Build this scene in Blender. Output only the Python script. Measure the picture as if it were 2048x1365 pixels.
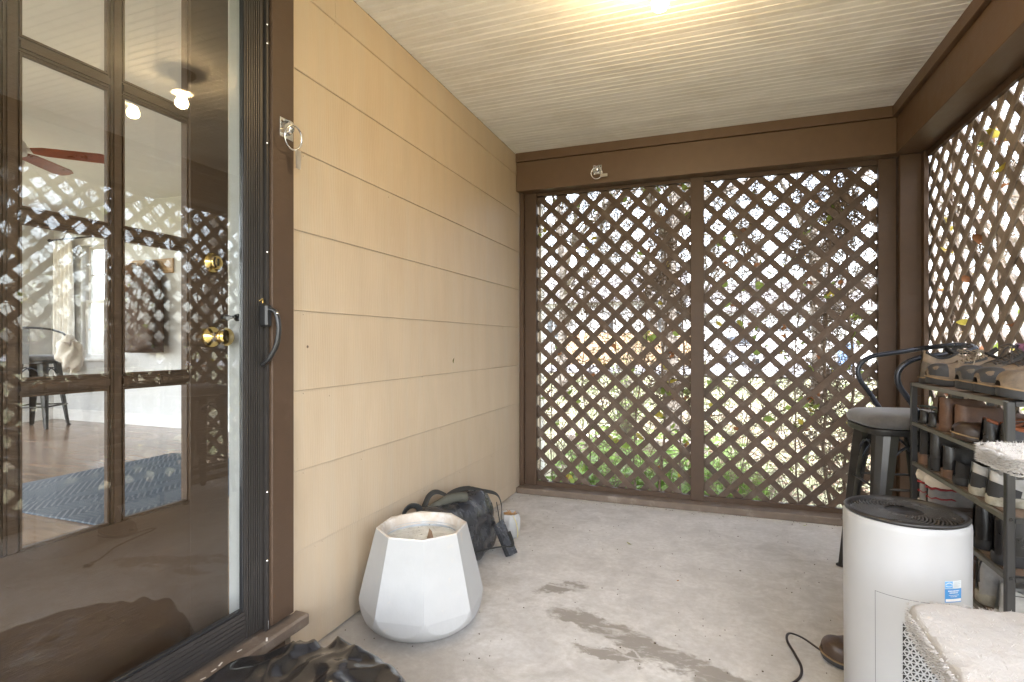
import bpy, math, random
from math import sin, cos, pi, radians as R, sqrt, atan2, hypot
from mathutils import Vector, Matrix, noise
for o in list(bpy.data.objects): bpy.data.objects.remove(o)
S = bpy.context.scene
COL = S.collection
rnd = random.Random(7)
# ------------------------------------------------------------------ camera, world, sun, exposure
cd = bpy.data.cameras.new('camera'); cam = bpy.data.objects.new('camera', cd); COL.objects.link(cam)
cam.location = (0, 0, 1.10); cam.rotation_euler = (R(90), 0, R(20.27))
cd.sensor_width = 36; cd.lens = 19.23; cd.shift_y = 3 / 2048; cd.clip_start = .05; cd.clip_end = 400
S.camera = cam
W = bpy.data.worlds.new('World'); S.world = W; W.use_nodes = True
nt = W.node_tree; nt.nodes.clear()
sky = nt.nodes.new('ShaderNodeTexSky'); sky.sky_type = 'NISHITA'; sky.sun_disc = False
sky.sun_elevation = R(60); sky.sun_rotation = R(160); sky.air_density = 1.0; sky.dust_density = 3.0
hs = nt.nodes.new('ShaderNodeHueSaturation'); hs.inputs['Saturation'].default_value = .5
bg = nt.nodes.new('ShaderNodeBackground'); bg.inputs['Strength'].default_value = .15
wo = nt.nodes.new('ShaderNodeOutputWorld')
nt.links.new(sky.outputs[0], hs.inputs['Color']); nt.links.new(hs.outputs[0], bg.inputs['Color']); nt.links.new(bg.outputs[0], wo.inputs[0])
sd = bpy.data.lights.new('sun', 'SUN'); sd.energy = .25; sd.angle = R(60); sd.color = (.97, .98, 1)
sun = bpy.data.objects.new('sun', sd); COL.objects.link(sun)
sun.rotation_euler = (R(90 - 60), 0, R(180 - 160))
vs = S.view_settings; vs.view_transform = 'Standard'; vs.look = 'None'; vs.gamma = 1; vs.use_curve_mapping = False
vs.exposure = 3.85
S.cycles.max_bounces = 10; S.cycles.diffuse_bounces = 6; S.cycles.glossy_bounces = 4; S.cycles.transparent_max_bounces = 16
S.cycles.transmission_bounces = 4; S.cycles.sample_clamp_indirect = 6; S.cycles.caustics_reflective = False; S.cycles.caustics_refractive = False
S.cycles.use_denoising = True

# ------------------------------------------------------------------ materials
MATS = {}
def ramp(nt, fac, stops):
    n = nt.nodes.new('ShaderNodeValToRGB'); e = n.color_ramp.elements
    e[0].position, e[0].color = stops[0][0], (*stops[0][1], 1) if len(stops[0][1]) == 3 else stops[0][1]
    e[1].position, e[1].color = stops[-1][0], (*stops[-1][1], 1)
    for p, c in stops[1:-1]:
        k = e.new(p); k.color = (*c, 1)
    nt.links.new(fac, n.inputs[0]); return n.outputs[0]
def nz(nt, vec, scale, detail=4, rough=.55, dist=0):
    n = nt.nodes.new('ShaderNodeTexNoise'); n.inputs['Scale'].default_value = scale; n.inputs['Detail'].default_value = detail
    n.inputs['Roughness'].default_value = rough; n.inputs['Distortion'].default_value = dist
    nt.links.new(vec, n.inputs['Vector']); return n.outputs['Fac']
def mapping(nt, scale=(1, 1, 1), src='pos'):
    m = nt.nodes.new('ShaderNodeMapping'); m.inputs['Scale'].default_value = scale
    if src == 'pos':
        g = nt.nodes.new('ShaderNodeNewGeometry'); nt.links.new(g.outputs['Position'], m.inputs['Vector'])
    else:
        g = nt.nodes.new('ShaderNodeTexCoord'); nt.links.new(g.outputs['Object'], m.inputs['Vector'])
    return m.outputs[0]
def mixc(nt, fac, a, b, mode='MIX'):
    n = nt.nodes.new('ShaderNodeMix'); n.data_type = 'RGBA'; n.blend_type = mode
    for s, v in ((n.inputs['Factor'], fac), (n.inputs[6], a), (n.inputs[7], b)):
        if hasattr(v, 'is_linked') or hasattr(v, 'node'): nt.links.new(v, s)
        elif isinstance(v, (int, float)): s.default_value = v
        else: s.default_value = (*v, 1)
    return n.outputs[2]
def mathn(nt, op, a, b=None, c=None):
    n = nt.nodes.new('ShaderNodeMath'); n.operation = op
    for i, v in enumerate((a, b, c)):
        if v is None: continue
        if isinstance(v, (int, float)): n.inputs[i].default_value = v
        else: nt.links.new(v, n.inputs[i])
    return n.outputs[0]
def M(name, col, rough=.6, metal=0, var=.12, vs=(6, 6, 6), vscale=3, bump=0, bs=(1, 1, 1), bscale=60, dirt=None, dirt_t=(.55, .75), dirt_s=4, rnd_v=0, rvar=.1, sheen=0, spec=.5, trans=0, coat=0, bdist=0):
    """procedural principled paint/wood/metal: colour noise, dirt with its own shape, bump, uneven gloss"""
    if name in MATS: return MATS[name]
    m = bpy.data.materials.new(name); m.use_nodes = True; nt = m.node_tree; p = nt.nodes['Principled BSDF']
    mv = mapping(nt, vs); f = nz(nt, mv, vscale, 5)
    lo = tuple(max(0, c * (1 - var)) for c in col); hi = tuple(min(1, c * (1 + var)) for c in col)
    c = ramp(nt, f, [(.3, lo), (.7, hi)])
    if dirt:
        d = nz(nt, mapping(nt), dirt_s, 7, .65, .3)
        df = nt.nodes.new('ShaderNodeMapRange'); df.inputs[1].default_value, df.inputs[2].default_value = dirt_t
        nt.links.new(d, df.inputs[0]); c = mixc(nt, df.outputs[0], c, dirt)
    if rnd_v:
        oi = nt.nodes.new('ShaderNodeObjectInfo'); h = nt.nodes.new('ShaderNodeHueSaturation')
        v = mathn(nt, 'MULTIPLY_ADD', oi.outputs['Random'], rnd_v * 2, 1 - rnd_v)
        nt.links.new(v, h.inputs['Value']); nt.links.new(c, h.inputs['Color']); c = h.outputs[0]
    nt.links.new(c, p.inputs['Base Color'])
    rr = mathn(nt, 'MULTIPLY_ADD', f, rvar * 2, rough - rvar); nt.links.new(rr, p.inputs['Roughness'])
    p.inputs['Metallic'].default_value = metal; p.inputs['Specular IOR Level'].default_value = spec
    p.inputs['Sheen Weight'].default_value = sheen; p.inputs['Coat Weight'].default_value = coat
    if trans: p.inputs['Transmission Weight'].default_value = trans
    if bump:
        b = nt.nodes.new('ShaderNodeBump'); b.inputs['Strength'].default_value = bump; b.inputs['Distance'].default_value = .004
        nt.links.new(nz(nt, mapping(nt, bs), bscale, 6, .6, bdist), b.inputs['Height']); nt.links.new(b.outputs[0], p.inputs['Normal'])
    MATS[name] = m; return m
def glass(name, f0=.05, tint=(1, 1, 1)):
    m = bpy.data.materials.new(name); m.use_nodes = True; nt = m.node_tree; nt.nodes.clear()
    g = nt.nodes.new('ShaderNodeNewGeometry'); d = nt.nodes.new('ShaderNodeVectorMath'); d.operation = 'DOT_PRODUCT'
    nt.links.new(g.outputs['Incoming'], d.inputs[0]); nt.links.new(g.outputs['Normal'], d.inputs[1])
    a = mathn(nt, 'ABSOLUTE', d.outputs['Value']); k = mathn(nt, 'SUBTRACT', 1, a); k = mathn(nt, 'POWER', k, 5)
    k = mathn(nt, 'MULTIPLY_ADD', k, 1 - f0, f0)
    t = nt.nodes.new('ShaderNodeBsdfTransparent'); t.inputs[0].default_value = (*tint, 1)
    r = nt.nodes.new('ShaderNodeBsdfGlossy'); r.inputs['Roughness'].default_value = .0
    x = nt.nodes.new('ShaderNodeMixShader'); o = nt.nodes.new('ShaderNodeOutputMaterial')
    nt.links.new(k, x.inputs[0]); nt.links.new(t.outputs[0], x.inputs[1]); nt.links.new(r.outputs[0], x.inputs[2]); nt.links.new(x.outputs[0], o.inputs[0])
    MATS[name] = m; return m
G_STORM = glass('storm_glass', .058, (.97, .98, .97)); G_PANE = glass('pane_glass', .04)

def siding_mat():
    m = bpy.data.materials.new('tan_siding_paint'); m.use_nodes = True; nt = m.node_tree; p = nt.nodes['Principled BSDF']
    f = nz(nt, mapping(nt, (1, 4, 1)), 2.2, 5); c = ramp(nt, f, [(.3, (.46, .36, .25)), (.7, (.515, .41, .292))])
    s = nz(nt, mapping(nt, (1, 9, .35)), 1.6, 4, .6)   # faint weathered vertical streaks
    c = mixc(nt, ramp(nt, s, [(.45, (0, 0, 0)), (.75, (.35, .35, .35))]), c, (.46, .42, .34))
    d = nz(nt, mapping(nt), 22, 3); c = mixc(nt, ramp(nt, d, [(.74, (0, 0, 0)), (.8, (.5, .5, .5))]), c, (.34, .28, .19))
    g_ = nt.nodes.new('ShaderNodeNewGeometry'); sz = nt.nodes.new('ShaderNodeSeparateXYZ'); nt.links.new(g_.outputs['Position'], sz.inputs[0])
    gm = mathn(nt, 'MULTIPLY_ADD', sz.outputs[2], -3.2, .55); gm = mathn(nt, 'ADD', gm, mathn(nt, 'MULTIPLY_ADD', nz(nt, mapping(nt, (1, 1, .5)), 9, 6, .7), 1.6, -.8)); gr_ = nt.nodes.new('ShaderNodeMapRange'); gr_.inputs[2].default_value = .9; gr_.inputs[4].default_value = .5; nt.links.new(gm, gr_.inputs[0]); c = mixc(nt, gr_.outputs[0], c, (.36, .30, .22))   # splash dirt on the lowest boards
    oi = nt.nodes.new('ShaderNodeObjectInfo'); h = nt.nodes.new('ShaderNodeHueSaturation')
    nt.links.new(mathn(nt, 'MULTIPLY_ADD', oi.outputs['Random'], .07, .965), h.inputs['Value']); nt.links.new(c, h.inputs['Color']); c = h.outputs[0]
    nt.links.new(c, p.inputs['Base Color']); p.inputs['Roughness'].default_value = .42
    w = nt.nodes.new('ShaderNodeTexWave'); w.wave_type = 'BANDS'; w.bands_direction = 'Y'; w.inputs['Scale'].default_value = 26
    w.inputs['Distortion'].default_value = 14; w.inputs['Detail'].default_value = 3; w.inputs['Detail Scale'].default_value = .55
    nt.links.new(mapping(nt, (1, 1, .16)), w.inputs['Vector'])
    n2 = nz(nt, mapping(nt, (1, 60, 2.5)), 3, 4); hsum = mathn(nt, 'ADD', mathn(nt, 'MULTIPLY', w.outputs['Fac'], .55), mathn(nt, 'MULTIPLY', n2, .8))
    b = nt.nodes.new('ShaderNodeBump'); b.inputs['Strength'].default_value = .28; b.inputs['Distance'].default_value = .0013
    nt.links.new(hsum, b.inputs['Height']); nt.links.new(b.outputs[0], p.inputs['Normal']); return m
SIDING = siding_mat()
def concrete_mat():
    m = bpy.data.materials.new('stained_concrete'); m.use_nodes = True; nt = m.node_tree; p = nt.nodes['Principled BSDF']
    g = nt.nodes.new('ShaderNodeNewGeometry'); sp = nt.nodes.new('ShaderNodeSeparateXYZ'); nt.links.new(g.outputs['Position'], sp.inputs[0])
    f1 = nz(nt, mapping(nt), 1.3, 7, .6, .4); c = ramp(nt, f1, [(.32, (.38, .36, .335)), (.5, (.50, .485, .465)), (.66, (.57, .56, .545))])
    f2 = nz(nt, mapping(nt), 7, 8, .7, .6); c = mixc(nt, ramp(nt, f2, [(.4, (.0, .0, .0)), (.62, (.7, .7, .7))]), c, (.66, .645, .62))
    f3 = nz(nt, mapping(nt), 38, 6, .7); c = mixc(nt, ramp(nt, f3, [(.35, (.45, .45, .45)), (.6, (0, 0, 0))]), c, (.40, .37, .33))
    f4 = nz(nt, mapping(nt, (1, 3.5, 1)), 9, 6, .7, 1.2); c = mixc(nt, ramp(nt, f4, [(.66, (0, 0, 0)), (.72, (.45, .45, .45))]), c, (.72, .70, .67))
    wob = nz(nt, mapping(nt), 4.5, 7, .68); wob2 = nz(nt, mapping(nt), 14, 5, .6)
    wx = mathn(nt, 'MULTIPLY_ADD', wob, .62, -.31); wy = mathn(nt, 'MULTIPLY_ADD', wob2, .22, -.11)
    masks = []
    # own-shaped water stains: (cx, cy, half length, half width, angle)
    for cx, cy, a, b, ang in ((-.24, 2.03, .36, .062, -24), (-.52, 2.15, .10, .06, 0), (-.64, 2.38, .12, .05, 30), (.0, 1.90, .10, .05, 10), (-.34, 1.93, .12, .03, -5)):
        dx = mathn(nt, 'SUBTRACT', sp.outputs[0], cx); dy = mathn(nt, 'SUBTRACT', sp.outputs[1], cy)
        dx = mathn(nt, 'ADD', dx, mathn(nt, 'MULTIPLY', wx, .35)); dy = mathn(nt, 'ADD', dy, wy)
        ca, sa = cos(R(ang)), sin(R(ang))
        u = mathn(nt, 'ADD', mathn(nt, 'MULTIPLY', dx, ca / a), mathn(nt, 'MULTIPLY', dy, sa / a))
        v = mathn(nt, 'ADD', mathn(nt, 'MULTIPLY', dx, -sa / b), mathn(nt, 'MULTIPLY', dy, ca / b))
        r = mathn(nt, 'SQRT', mathn(nt, 'ADD', mathn(nt, 'MULTIPLY', u, u), mathn(nt, 'MULTIPLY', v, v)))
        mr = nt.nodes.new('ShaderNodeMapRange'); mr.inputs[1].default_value = 1.22; mr.inputs[2].default_value = .86; nt.links.new(r, mr.inputs[0]); masks.append(mr.outputs[0])
    st = masks[0]
    for k in masks[1:]: st = mathn(nt, 'MAXIMUM', st, k)
    st = mathn(nt, 'MULTIPLY', st, ramp(nt, nz(nt, mapping(nt, (1, 2.2, 1)), 9, 6, .7, .5), [(.35, (.0, .0, .0)), (.5, (.85, .85, .85))]))
    c = mixc(nt, st, c, (.235, .208, .175))
    # brown dirt working in from the house wall
    dm = mathn(nt, 'ADD', mathn(nt, 'MULTIPLY', sp.outputs[0], -.75), mathn(nt, 'MULTIPLY_ADD', sp.outputs[1], -.72, 1.30))
    dm = mathn(nt, 'ADD', dm, mathn(nt, 'MULTIPLY_ADD', nz(nt, mapping(nt), 5, 8, .72, .5), 2.0, -1.0)); dmx = nt.nodes.new('ShaderNodeMapRange')
    dmx.inputs[1].default_value = .25; dmx.inputs[2].default_value = .8; dmx.inputs[4].default_value = .5; nt.links.new(dm, dmx.inputs[0])
    c = mixc(nt, dmx.outputs[0], c, (.27, .235, .195))
    nt.links.new(c, p.inputs['Base Color'])
    nt.links.new(mathn(nt, 'MULTIPLY_ADD', st, -.22, .72), p.inputs['Roughness'])
    b = nt.nodes.new('ShaderNodeBump'); b.inputs['Strength'].default_value = .35; b.inputs['Distance'].default_value = .004
    nt.links.new(mathn(nt, 'ADD', f2, mathn(nt, 'MULTIPLY', f3, .5)), b.inputs['Height']); nt.links.new(b.outputs[0], p.inputs['Normal'])
    return m
CONC = concrete_mat()
BROWN = M('brown_paint', (.072, .044, .027), .5, var=.07, bump=.25, bs=(3, 3, 30), bscale=8, dirt=(.10, .068, .046), dirt_t=(.62, .9), dirt_s=7, spec=.3)
BROWN_LIT = M('brown_paint_boards_lamplit', (.115, .068, .037), .42, var=.07, bump=.25, bs=(14, 2, 40), bscale=6, dirt=(.09, .065, .045), dirt_t=(.66, .9), dirt_s=9)  # brown board paint for the beams, colour raised to carry the bulb's light
SILLM = M('worn_brown_sill', (.14, .105, .078), .6, var=.14, bump=.5, bs=(2, 2, 2), bscale=40, dirt=(.28, .24, .20), dirt_t=(.55, .8), dirt_s=9)
LATH = M('lattice_wood', (.080, .051, .033), .66, var=.2, bump=.5, bs=(2, 2, 2), bscale=60, dirt=(.15, .12, .095), dirt_t=(.5, .8), dirt_s=12, rnd_v=.2)
LATHG = M('weathered_lattice_wood', (.26, .215, .18), .75, var=.2, bump=.5, bs=(2, 2, 2), bscale=60, dirt=(.10, .07, .05), dirt_t=(.45, .75), dirt_s=9, rnd_v=.2)
CEIL = M('aged_white_beadboard', (.78, .77, .75), .6, var=.08, vs=(1.2, 14, 1), vscale=3, bump=.2, bs=(2, 20, 2), bscale=12, dirt=(.64, .61, .56), dirt_t=(.48, .78), dirt_s=2.6, rnd_v=.04)
BRONZE = M('bronze_aluminium', (.052, .046, .042), .38, .35, var=.08, bump=.05, dirt=(.15, .13, .12), dirt_t=(.68, .9), dirt_s=18)
BLACKP = M('black_plastic', (.018, .018, .019), .35)
JAMB = M('pale_grey_jamb', (.74, .745, .745), .5, var=.05, bump=.15, bscale=60, dirt=(.38, .36, .33), dirt_t=(.62, .85), dirt_s=6)
BRASS = M('polished_brass', (.78, .55, .20), .16, 1, var=.05)
CHROME = M('chrome', (.75, .75, .74), .16, 1, var=.08, dirt=(.35, .33, .30), dirt_t=(.6, .8), dirt_s=90)
WHITEW = M('white_trim_paint', (.74, .73, .71), .4, var=.03)
RWALL = M('room_wall_paint', (.62, .62, .615), .7, var=.03)
RCEIL = M('room_ceiling_paint', (.82, .83, .84), .8, var=.03)
RFLOOR = M('brown_wood_floor', (.23, .145, .09), .2, var=.3, vs=(1.2, 9, 1), vscale=2.2, bump=.1, bs=(1, 10, 1), bscale=20)
STEEL = M('gunmetal_steel', (.060, .058, .056), .36, .75, var=.12)
TUBEM = M('dark_blue_steel_tube', (.030, .034, .045), .28, .5)
RACKM = M('grey_rack_metal', (.07, .07, .072), .34, .6, var=.1)
RACKL = M('pale_rack_edge', (.19, .185, .16), .38, .5, var=.1)
SHELFM = M('brown_shelf_board', (.20, .14, .105), .55, var=.25, vs=(9, 1, 1), vscale=5, dirt=(.30, .26, .22), dirt_t=(.5, .8), dirt_s=14)
PURW = M('white_purifier_plastic', (.45, .45, .452), .36, var=.012, rvar=.03, dirt=(.66, .65, .63), dirt_t=(.62, .9), dirt_s=5)
PURD = M('black_grille_plastic', (.022, .020, .019), .32)
PLANT = M('white_planter_plaster', (.37, .37, .363), .62, var=.03, bump=.22, bs=(2, 2, 1), bscale=22, dirt=(.50, .42, .33), dirt_t=(.62, .78), dirt_s=13)
RIMM = M('chipped_planter_rim', (.50, .44, .37), .7, var=.14, bump=.3, bscale=40, dirt=(.56, .55, .53), dirt_t=(.45, .6), dirt_s=14)
ZINC = M('grey_planter_inside', (.50, .52, .53), .7, var=.16, bump=.6, bscale=50, dirt=(.14, .12, .10), dirt_t=(.64, .7), dirt_s=38)
SOIL = M('speckled_soil', (.62, .63, .61), .85, var=.2, bump=1, bscale=90, dirt=(.07, .06, .05), dirt_t=(.60, .66), dirt_s=75)
BAGM = M('grey_dry_bag_vinyl', (.030, .031, .035), .26, var=.15, bump=.35, bs=(2, 2, 2), bscale=9, rvar=.12)
WEB = M('black_webbing', (.022, .023, .022), .7, bump=.4, bscale=300)
TRASH = M('black_plastic_film', (.016, .015, .015), .13, var=.1, rvar=.04, coat=.3, bump=.45, bs=(1, 1, .6), bscale=11, bdist=1.5)
FUR = M('cream_plush', (.46, .435, .41), .95, var=.08, bump=1, bs=(1, 1, 1), bscale=70, sheen=.4, dirt=(.38, .345, .315), dirt_t=(.5, .8), dirt_s=9)
BARK = M('vine_bark', (.15, .11, .08), .85, var=.35, vscale=9, bump=.6, bscale=90)
TWIG = M('vine_twig', (.24, .18, .13), .85, var=.4, vscale=4)
TREEB = M('grey_tree_bark', (.17, .15, .13), .9, var=.3, vscale=4, bump=.8, bscale=30)
def leafm(name, col, tr=.5, rnd_v=.3, var=.35):
    m = M(name, col, .55, var=var, vscale=8, rnd_v=rnd_v); nt = m.node_tree; p = nt.nodes['Principled BSDF']; o = [n for n in nt.nodes if n.type == 'OUTPUT_MATERIAL'][0]
    t = nt.nodes.new('ShaderNodeBsdfTranslucent'); t.inputs[0].default_value = (*[min(1, c * 1.5) for c in col], 1); x = nt.nodes.new('ShaderNodeMixShader'); x.inputs[0].default_value = tr
    nt.links.new(p.outputs[0], x.inputs[1]); nt.links.new(t.outputs[0], x.inputs[2]); nt.links.new(x.outputs[0], o.inputs[0]); return m
LEAFG = leafm('lime_green_leaf', (.26, .34, .08))
LEAFY = leafm('yellow_leaf', (.46, .38, .07))
LEAFB = leafm('dry_brown_leaf', (.30, .13, .055), .3)
COVER = leafm('ground_cover_green', (.25, .36, .10), .4, 0, .6)
GRASSM = M('lawn_grass', (.15, .20, .06), .8, var=.35, vscale=1)
LAWN = M('lawn_ground', (.19, .20, .10), .95, var=.3, vs=(1, 1, 1), vscale=1.5, bump=.5, bscale=20, dirt=(.33, .27, .20), dirt_t=(.42, .68), dirt_s=.7)
ROAD = M('pale_street', (.30, .30, .31), .8, var=.08, bump=.3, bscale=30)

# ------------------------------------------------------------------ mesh helpers
class MB:
    def __init__(s): s.v = []; s.f = []
    def add(s, vs, fs, mat=None):
        b = len(s.v)
        if mat is not None: vs = [mat @ Vector(v) for v in vs]
        s.v += [tuple(v) for v in vs]; s.f += [tuple(b + i for i in f) for f in fs]; return s
    def box(s, x0, x1, y0, y1, z0, z1, mat=None, bev=0):
        x0, x1 = min(x0, x1), max(x0, x1); y0, y1 = min(y0, y1), max(y0, y1); z0, z1 = min(z0, z1), max(z0, z1)
        if bev <= 0:
            return s.add([(x0, y0, z0), (x1, y0, z0), (x1, y1, z0), (x0, y1, z0), (x0, y0, z1), (x1, y0, z1), (x1, y1, z1), (x0, y1, z1)],
                         [(3, 2, 1, 0), (4, 5, 6, 7), (0, 1, 5, 4), (1, 2, 6, 5), (2, 3, 7, 6), (3, 0, 4, 7)], mat)
        b = min(bev, (x1 - x0) * .45, (y1 - y0) * .45, (z1 - z0) * .45)
        vs = []; X = (x0, x1); Y = (y0, y1); Z = (z0, z1); idx = {}
        for i in (0, 1):
            for j in (0, 1):
                for k in (0, 1):
                    si, sj, sk = 1 - 2 * i, 1 - 2 * j, 1 - 2 * k
                    for ax in range(3):
                        p = [X[i] + (0 if ax == 0 else si * b), Y[j] + (0 if ax == 1 else sj * b), Z[k] + (0 if ax == 2 else sk * b)]
                        idx[(i, j, k, ax)] = len(vs); vs.append(tuple(p))
        fs = []
        for ax in range(3):
            for e in (0, 1):
                q = []
                for (a, c) in ((0, 0), (1, 0), (1, 1), (0, 1)):
                    key = [a, c]; key.insert(ax, e); q.append(idx[(*key, ax)])
                fs.append(tuple(q))
        for ax in range(3):       # edge bevels run along ax
            for a in (0, 1):
                for c in (0, 1):
                    k0 = [a, c]; k0.insert(ax, 0); k1 = [a, c]; k1.insert(ax, 1); o1, o2 = [q for q in range(3) if q != ax]
                    fs.append((idx[(*k0, o1)], idx[(*k1, o1)], idx[(*k1, o2)], idx[(*k0, o2)]))
        for i in (0, 1):
            for j in (0, 1):
                for k in (0, 1): fs.append(tuple(idx[(i, j, k, ax)] for ax in range(3)))
        return s.add(vs, fs, mat)
    def tube(s, pts, r, n=8, caps=True, flat=None, closed=False):
        """tube along pts; r number or list; flat=(a,b) gives a ribbon cross-section a wide b thick"""
        pts = [Vector(p) for p in pts]; m = len(pts); b0 = len(s.v); up = None
        for i, p in enumerate(pts):
            if closed: t = pts[(i + 1) % m] - pts[i - 1]
            else: t = (pts[min(i + 1, m - 1)] - pts[max(i - 1, 0)])
            t = t.normalized() if t.length > 1e-9 else Vector((0, 0, 1))
            if up is None:
                up = Vector((0, 0, 1)) if abs(t.z) < .9 else Vector((1, 0, 0))
            a = t.cross(up); a = a.normalized() if a.length > 1e-6 else t.orthogonal().normalized()
            b = a.cross(t).normalized(); up = b
            rr = r[i] if isinstance(r, (list, tuple)) else r
            for k in range(n):
                an = 2 * pi * k / n + pi / n
                if flat: c, d = cos(an), sin(an); q = a * flat[0] * (1 if c > 0 else -1) * min(1, abs(c) * 1.42) + b * flat[1] * (1 if d > 0 else -1) * min(1, abs(d) * 1.42)
                else: q = (a * cos(an) + b * sin(an)) * rr
                s.v.append(tuple(p + q))
        for i in range(m if closed else m - 1):
            for k in range(n):
                j = (i + 1) % m
                s.f.append((b0 + i * n + k, b0 + i * n + (k + 1) % n, b0 + j * n + (k + 1) % n, b0 + j * n + k))
        if caps and not closed: s.f.append(tuple(b0 + k for k in range(n))[::-1]); s.f.append(tuple(b0 + (m - 1) * n + k for k in range(n)))
        return s
    def lathe(s, prof, n=32, c=(0, 0, 0), axis='z', mat=None):
        vs = []; fs = []
        for r, z in prof:
            for k in range(n):
                a = 2 * pi * k / n; x, y = r * cos(a), r * sin(a)
                if axis == 'z': q = (c[0] + x, c[1] + y, c[2] + z)
                elif axis == 'x': q = (c[0] + z, c[1] + x, c[2] + y)
                else: q = (c[0] + x, c[1] + z, c[2] + y)
                vs.append(q)
        for i in range(len(prof) - 1):
            for k in range(n): fs.append((i * n + k, i * n + (k + 1) % n, (i + 1) * n + (k + 1) % n, (i + 1) * n + k))
        return s.add(vs, fs, mat)
    def prism(s, poly, thick, mat=None):
        """poly in local xy, extruded 0..thick in z"""
        n = len(poly); vs = [(x, y, 0) for x, y in poly] + [(x, y, thick) for x, y in poly]
        fs = [tuple(range(n))[::-1], tuple(range(n, 2 * n))] + [(i, (i + 1) % n, n + (i + 1) % n, n + i) for i in range(n)]
        return s.add(vs, fs, mat)
    def build(s, name, mat, parent=None, smooth=False, label=None, autos=None, local=False):
        me = bpy.data.meshes.new(name)
        off = Vector((0, 0, 0))
        if parent is not None and not local:
            p = parent
            while p is not None: off += p.location; p = p.parent
        me.from_pydata([tuple(Vector(v) - off) for v in s.v], [], s.f); me.update()
        if mat: me.materials.append(mat)
        if smooth:
            me.polygons.foreach_set('use_smooth', [True] * len(me.polygons))
            if autos:
                try: me.set_sharp_from_angle(angle=R(autos))
                except Exception: pass
        import bmesh
        bm = bmesh.new(); bm.from_mesh(me); bmesh.ops.recalc_face_normals(bm, faces=bm.faces); bm.to_mesh(me); bm.free()
        if smooth and autos:
            try: me.set_sharp_from_angle(angle=R(autos))
            except Exception: pass
        o = bpy.data.objects.new(name, me); COL.objects.link(o)
        if parent is not None: o.parent = parent
        if label: o['label'] = label
        return o
def tag(o, label, cat, group=None, kind=None):
    o['label'] = label; o['category'] = cat
    if group: o['group'] = group
    if kind: o['kind'] = kind
    return o
def thing(name, loc, label, cat, group=None):
    o = bpy.data.objects.new(name, None); COL.objects.link(o); o.location = loc; o.empty_display_size = .05
    return tag(o, label, cat, group)
def struct(o): o['kind'] = 'structure'; return o
def sroot(name, loc=(0, 0, 0)):
    o = bpy.data.objects.new(name, None); COL.objects.link(o); o.location = loc; return struct(o)
def copy_tree(o, parent=None):
    c = o.copy(); COL.objects.link(c); c.parent = parent
    for ch in list(o.children): copy_tree(ch, c)
    return c
def Tm(loc, rz=0, rx=0, ry=0): return Matrix.Translation(loc) @ Matrix.Rotation(rz, 4, 'Z') @ Matrix.Rotation(ry, 4, 'Y') @ Matrix.Rotation(rx, 4, 'X')
def cr(pts, n=6, closed=False):
    """Catmull-Rom through pts"""
    P = [Vector(p) for p in pts]; out = []; m = len(P)
    for i in range(m if closed else m - 1):
        if closed: a, b, c, d = P[i - 1], P[i], P[(i + 1) % m], P[(i + 2) % m]
        else: a, b, c, d = P[max(i - 1, 0)], P[i], P[i + 1], P[min(i + 2, m - 1)]
        for k in range(n):
            t = k / n; out.append(.5 * ((2 * b) + (c - a) * t + (2 * a - 5 * b + 4 * c - d) * t * t + (3 * b - a - 3 * c + d) * t ** 3))
    if not closed: out.append(P[-1])
    return out
# ================================================================== SETTING
H = 2.48; WX = -1.358; BY = 3.755
o = MB().box(-1.50, 1.24, -1.5, 3.95, -.16, 0, bev=.012).build('porch_floor', CONC); struct(o)
# ground
g = MB()
N = 60
for i in range(N + 1):
    for j in range(N + 1):
        x = -60 + 120 * i / N; y = -30 + 130 * j / N
        g.v.append((x, y, -.17 + .05 * noise.noise(Vector((x * .3, y * .3, 0))) if hypot(x, y - 3) > 5 else -.17))
for i in range(N):
    for j in range(N): g.f.append((i * (N + 1) + j, (i + 1) * (N + 1) + j, (i + 1) * (N + 1) + j + 1, i * (N + 1) + j + 1))
struct(g.build('ground', LAWN, smooth=True))
struct(MB().box(-60, 60, 21.5, 29, -.12, -.08).build('street', ROAD))
struct(MB().box(-.4, 8, 29.01, 39, -.12, -.05).build('driveway', ROAD))

# -------- porch ceiling: beadboard, every board its own piece
root = sroot('porch_ceiling', (0, 0, H))
struct(MB().box(WX - .02, 1.22, -1.5, 3.95, H + .012, H + .09).build('roof_deck', M('roof_deck_wood', (.2, .16, .12)), root))
pw = .0865
prof = [(0, .006), (.0035, 0), (.0385, 0), (.0400, .0035), (.0418, .0035), (.0430, -.0005), (.0455, -.0005), (.0468, .0035), (.0484, .0035), (.0500, 0), (.0828, 0), (.0858, .006)]
b = MB(); n = len(prof)
for x in (0, 2.335 + .04):
    for (y, z) in prof: b.v.append((x, y, z))
    b.v.append((x, .0858, .012)); b.v.append((x, 0, .012))
n += 2
for i in range(n): b.f.append((i, (i + 1) % n, n + (i + 1) % n, n + i))
board = b.build('ceiling_board', CEIL, root, local=True)
k = 0; y = BY + .01 - pw
while y > -1.5:
    o = board if k == 0 else board.copy()
    if k: COL.objects.link(o)
    o.location = (WX - .005, y, rnd.uniform(-.0008, .0008)); o.rotation_euler = (0, 0, 0); y -= pw; k += 1

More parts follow.
